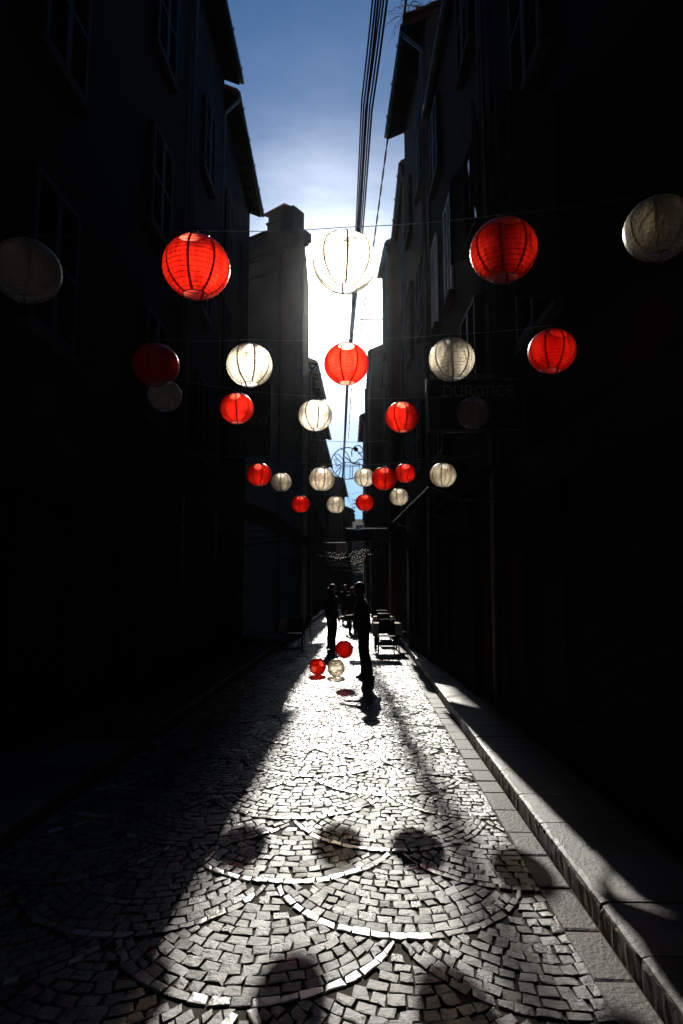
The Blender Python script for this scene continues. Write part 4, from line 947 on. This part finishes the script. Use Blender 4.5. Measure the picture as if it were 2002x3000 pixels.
# insulator pole and its fan of wires
ip = thing('insulator_pole', 'iron pole with five round insulators at the corner of the small shuttered house', 'pole', tuple(at(1035, 1517, 72.8)))
ap, bp_ = at(1034, 1462, 72.8), at(1035, 1518, 72.8)
MB().tube([ap, bp_, bp_ - Z * .3 - X * .3], .022, 6).build('pole', 'iron', ip)
kn = []
for k in range(5):
    c = at(1039.5, 1465 + 11 * k, 72.7); kn.append(c)
    MB().ball(c, .10, 10).tube([c, c - X * .2], .02, 5).build('insulator', 'iron', ip, True)
for k, c in enumerate(kn):
    tag(MB().tube(sag(Vector((-1.78 + .03 * k, 61.1, 11.1)), c, .1, 8) + sag(c, Vector((.88, 82 + k, c.z - .9)), .1, 6)[1:], .012, 4).build('insulator_wire', 'rubber'), 'thin wire fanning down to the ' + ['topmost', 'second highest', 'middle', 'second lowest', 'lowest'][k] + ' insulator of the far pole', 'wire', 'wires of the insulator pole')

# ================================================================== WIRE DECORATION AND LIGHTS
dc = thing('wire_decoration', 'round Christmas wire figure with gift box, bauble and garland hanging over the lane', 'decoration', tuple(at(1020, 1400, 23)))
D = lambda zx, zy: at(950 + zx / 8.706, 1270 + zy / 8.706, 23)      # read in an enlarged view
c = D(590, 760); rr = (D(1000, 760) - c).length
MB().tube(arc(c, rr, R(20), R(340), 40, X, Z), .019, 6).build('outer_ring', 'iron', dc, True)
MB().tube([D(*q) for q in ((860, 520), (985, 470), (980, 380), (900, 305), (800, 320), (720, 400), (700, 500), (715, 590))], .022, 6).build('scroll', 'wire', dc, True)
MB().ball(D(812, 405), .085, 14).build('bauble', 'iron', dc, True)
for a, b in (((545, 740), (900, 740)), ((900, 740), (890, 1140)), ((890, 1160), (520, 1160)), ((520, 830), (890, 825)), ((665, 830), (660, 1150)), ((735, 830), (715, 1150)), ((530, 740), (520, 1160))):
    MB().tube([D(*a), D(*b)], .014, 5).build('gift_box_wire', 'wire', dc)
for q in (((265, 540), (360, 520), (540, 740)), ((265, 560), (450, 770)), ((430, 390), (560, 470), (650, 620), (690, 730)), ((290, 1010), (380, 900), (440, 830), (400, 1000), (360, 1080)), ((250, 680), (300, 640), (340, 690), (300, 730), (255, 690)), ((280, 800), (300, 740), (330, 800), (300, 850))):
    MB().tube([D(*a) for a in q], .015, 5).build('figure_wire', 'iron', dc, True)
for q in (((540, 600), (640, 680), (720, 760), (800, 740), (900, 660), (1040, 660)), ((720, 760), (860, 780), (960, 800), (1060, 860)), ((480, 760), (490, 950), (480, 1150)), ((340, 830), (400, 790), (440, 830))):
    gp = [D(*a) for a in q]; gm = MB().tube(gp, .02, 5)
    for i in range(len(gp) - 1):
        for k in range(16):
            p = gp[i].lerp(gp[i + 1], random.random()); d = Vector((random.gauss(0, 1), random.gauss(0, 1), random.gauss(0, 1))).normalized() * .075; wv = d.cross(Z) * .18
            gm.add([p - wv, p + wv, p + d], [(0, 1, 2)])
    gm.build('garland', 'leaf', dc)
for q in ((430, 395), (450, 240), (880, 240)): MB().tube([D(*q), D(q[0] + 10, 240), ], .005, 4) if q[1] != 240 else None
MB().tube([D(430, 240), D(425, 390)], .005, 4).build('hanging_wire', 'wire', dc); MB().tube([D(880, 240), D(885, 305)], .005, 4).build('hanging_wire', 'wire', dc)
k = 0
for Y_ in [33 + 3.4 * i for i in range(15)]:
    z_ = 3.7 + .3 * math.sin(Y_ * 1.3); xl = -2.55 if Y_ < 46 else -2.9 if Y_ < 57 else -2.0 if Y_ < 73 else -1.3; xr = 1.2 if Y_ < 35 else .5 if Y_ < 44 else .2 if Y_ < 52 else .55 if Y_ < 66 else .88
    pts = sag((xl, Y_, z_), (xr, Y_ + .5, z_ + .25), .30, 26)
    st = thing('string_lights', 'x', 'string lights', tuple(pts[0]), 'light strings across the far lane')
    MB().tube(pts, .004, 4).build('cord', 'rubber', st); bm_ = MB()
    for q in pts[1:-1]: bm_.ball(q - Z * random.uniform(.03, .16) + X * random.uniform(-.03, .03), .032, 6)
    bm_.build('bulb', 'bulb', st, True)['kind'] = 'stuff'; tag(st, 'string of small clear bulbs slung across the far lane')
# wall street lamp on the right
lp = at(1108, 1192, 35); sl_ = thing('street_lamp', 'curved wall street lamp on the narrow right house', 'lamp', tuple(lp))
MB().tube([Vector((.95, 35.48, lp.z - .25)), Vector((.95, 35.2, lp.z + .1)), lp + X * .02 + Z * .16, lp - X * .0 + Z * .10], .018, 7).build('arm', 'iron', sl_, True)
MB().lathe([(.02, .10), (.07, .08), (.16, .0), (.17, -.02), (.15, -.03), (.02, -.035)], 18, lp).build('lamp_shade', 'zinc', sl_, True)

# dry weeds growing on the deep-eaved roof
def weed(label, base, n_, spread, L0, hang):
    root = thing('roof_weed', label, 'plant', tuple(base), 'weeds rooted on the tiled roof'); sm, lf = MB(), MB()
    for i in range(n_):
        a = random.uniform(0, 6.28); d = Vector((math.cos(a) * spread - .25, math.sin(a) * spread * .6 - .2, .9 if not hang else .25)).normalized(); L_ = L0 * random.uniform(.6, 1.1)
        pts = [base + d * L_ * t_ - Z * (L_ * (.9 if hang else .30) * t_ * t_) + Vector((random.gauss(0, .01), random.gauss(0, .01), 0)) for t_ in (0, .25, .5, .75, 1)]
        sm.tube(pts, [.006, .005, .004, .003, .002], 4)
        for k in range(26):
            t_ = random.uniform(.35, 1); j_ = min(3, int(t_ * 4)); p = pts[j_].lerp(pts[j_ + 1], t_ * 4 - j_)
            e = Vector((random.gauss(0, 1), random.gauss(0, 1), random.gauss(-.6, 1))).normalized() * random.uniform(.02, .055); wv = e.orthogonal().normalized() * .006
            lf.add([p, p + e * .5 + wv, p + e, p + e * .5 - wv], [(0, 1, 2, 3)])
    sm.build('stem', 'weed', root); lf.build('leaf', 'weed', root)['kind'] = 'stuff'; return root
vb = lambda k: b2 + n2_ * .50 + Z * 14.83 + (in2 * math.cos(R(26)) + Z * math.sin(R(26))) * k
weed('dry leafless weed standing up from the verge of the deep-eaved roof', vb(1.0), 22, .9, 1.0, False)
weed('dry golden weed drooping from the corner of the deep eave', vb(.05), 16, .8, .95, True)
weed('small dry weed spraying sideways from the deep eave against the sky', vb(.5), 14, 1.2, .8, False)

# ================================================================== GLARE VOLUME
hb_ = MB().box((-12, -18, -1.03), (12, 103, 25)).build('glare_volume', None); hb_['kind'] = 'stuff'  # added scattering box that imitates lens glare around the sun
m, t, o = newmat('glare_scatter'); pv_ = t.nodes.new('ShaderNodeVolumePrincipled'); pv_.inputs['Color'].default_value = (.95, .95, .97, 1)
pv_.inputs['Density'].default_value = .00007; pv_.inputs['Anisotropy'].default_value = .93; t.links.new(pv_.outputs[0], o.inputs['Volume'])
hb_.data.materials.append(m)
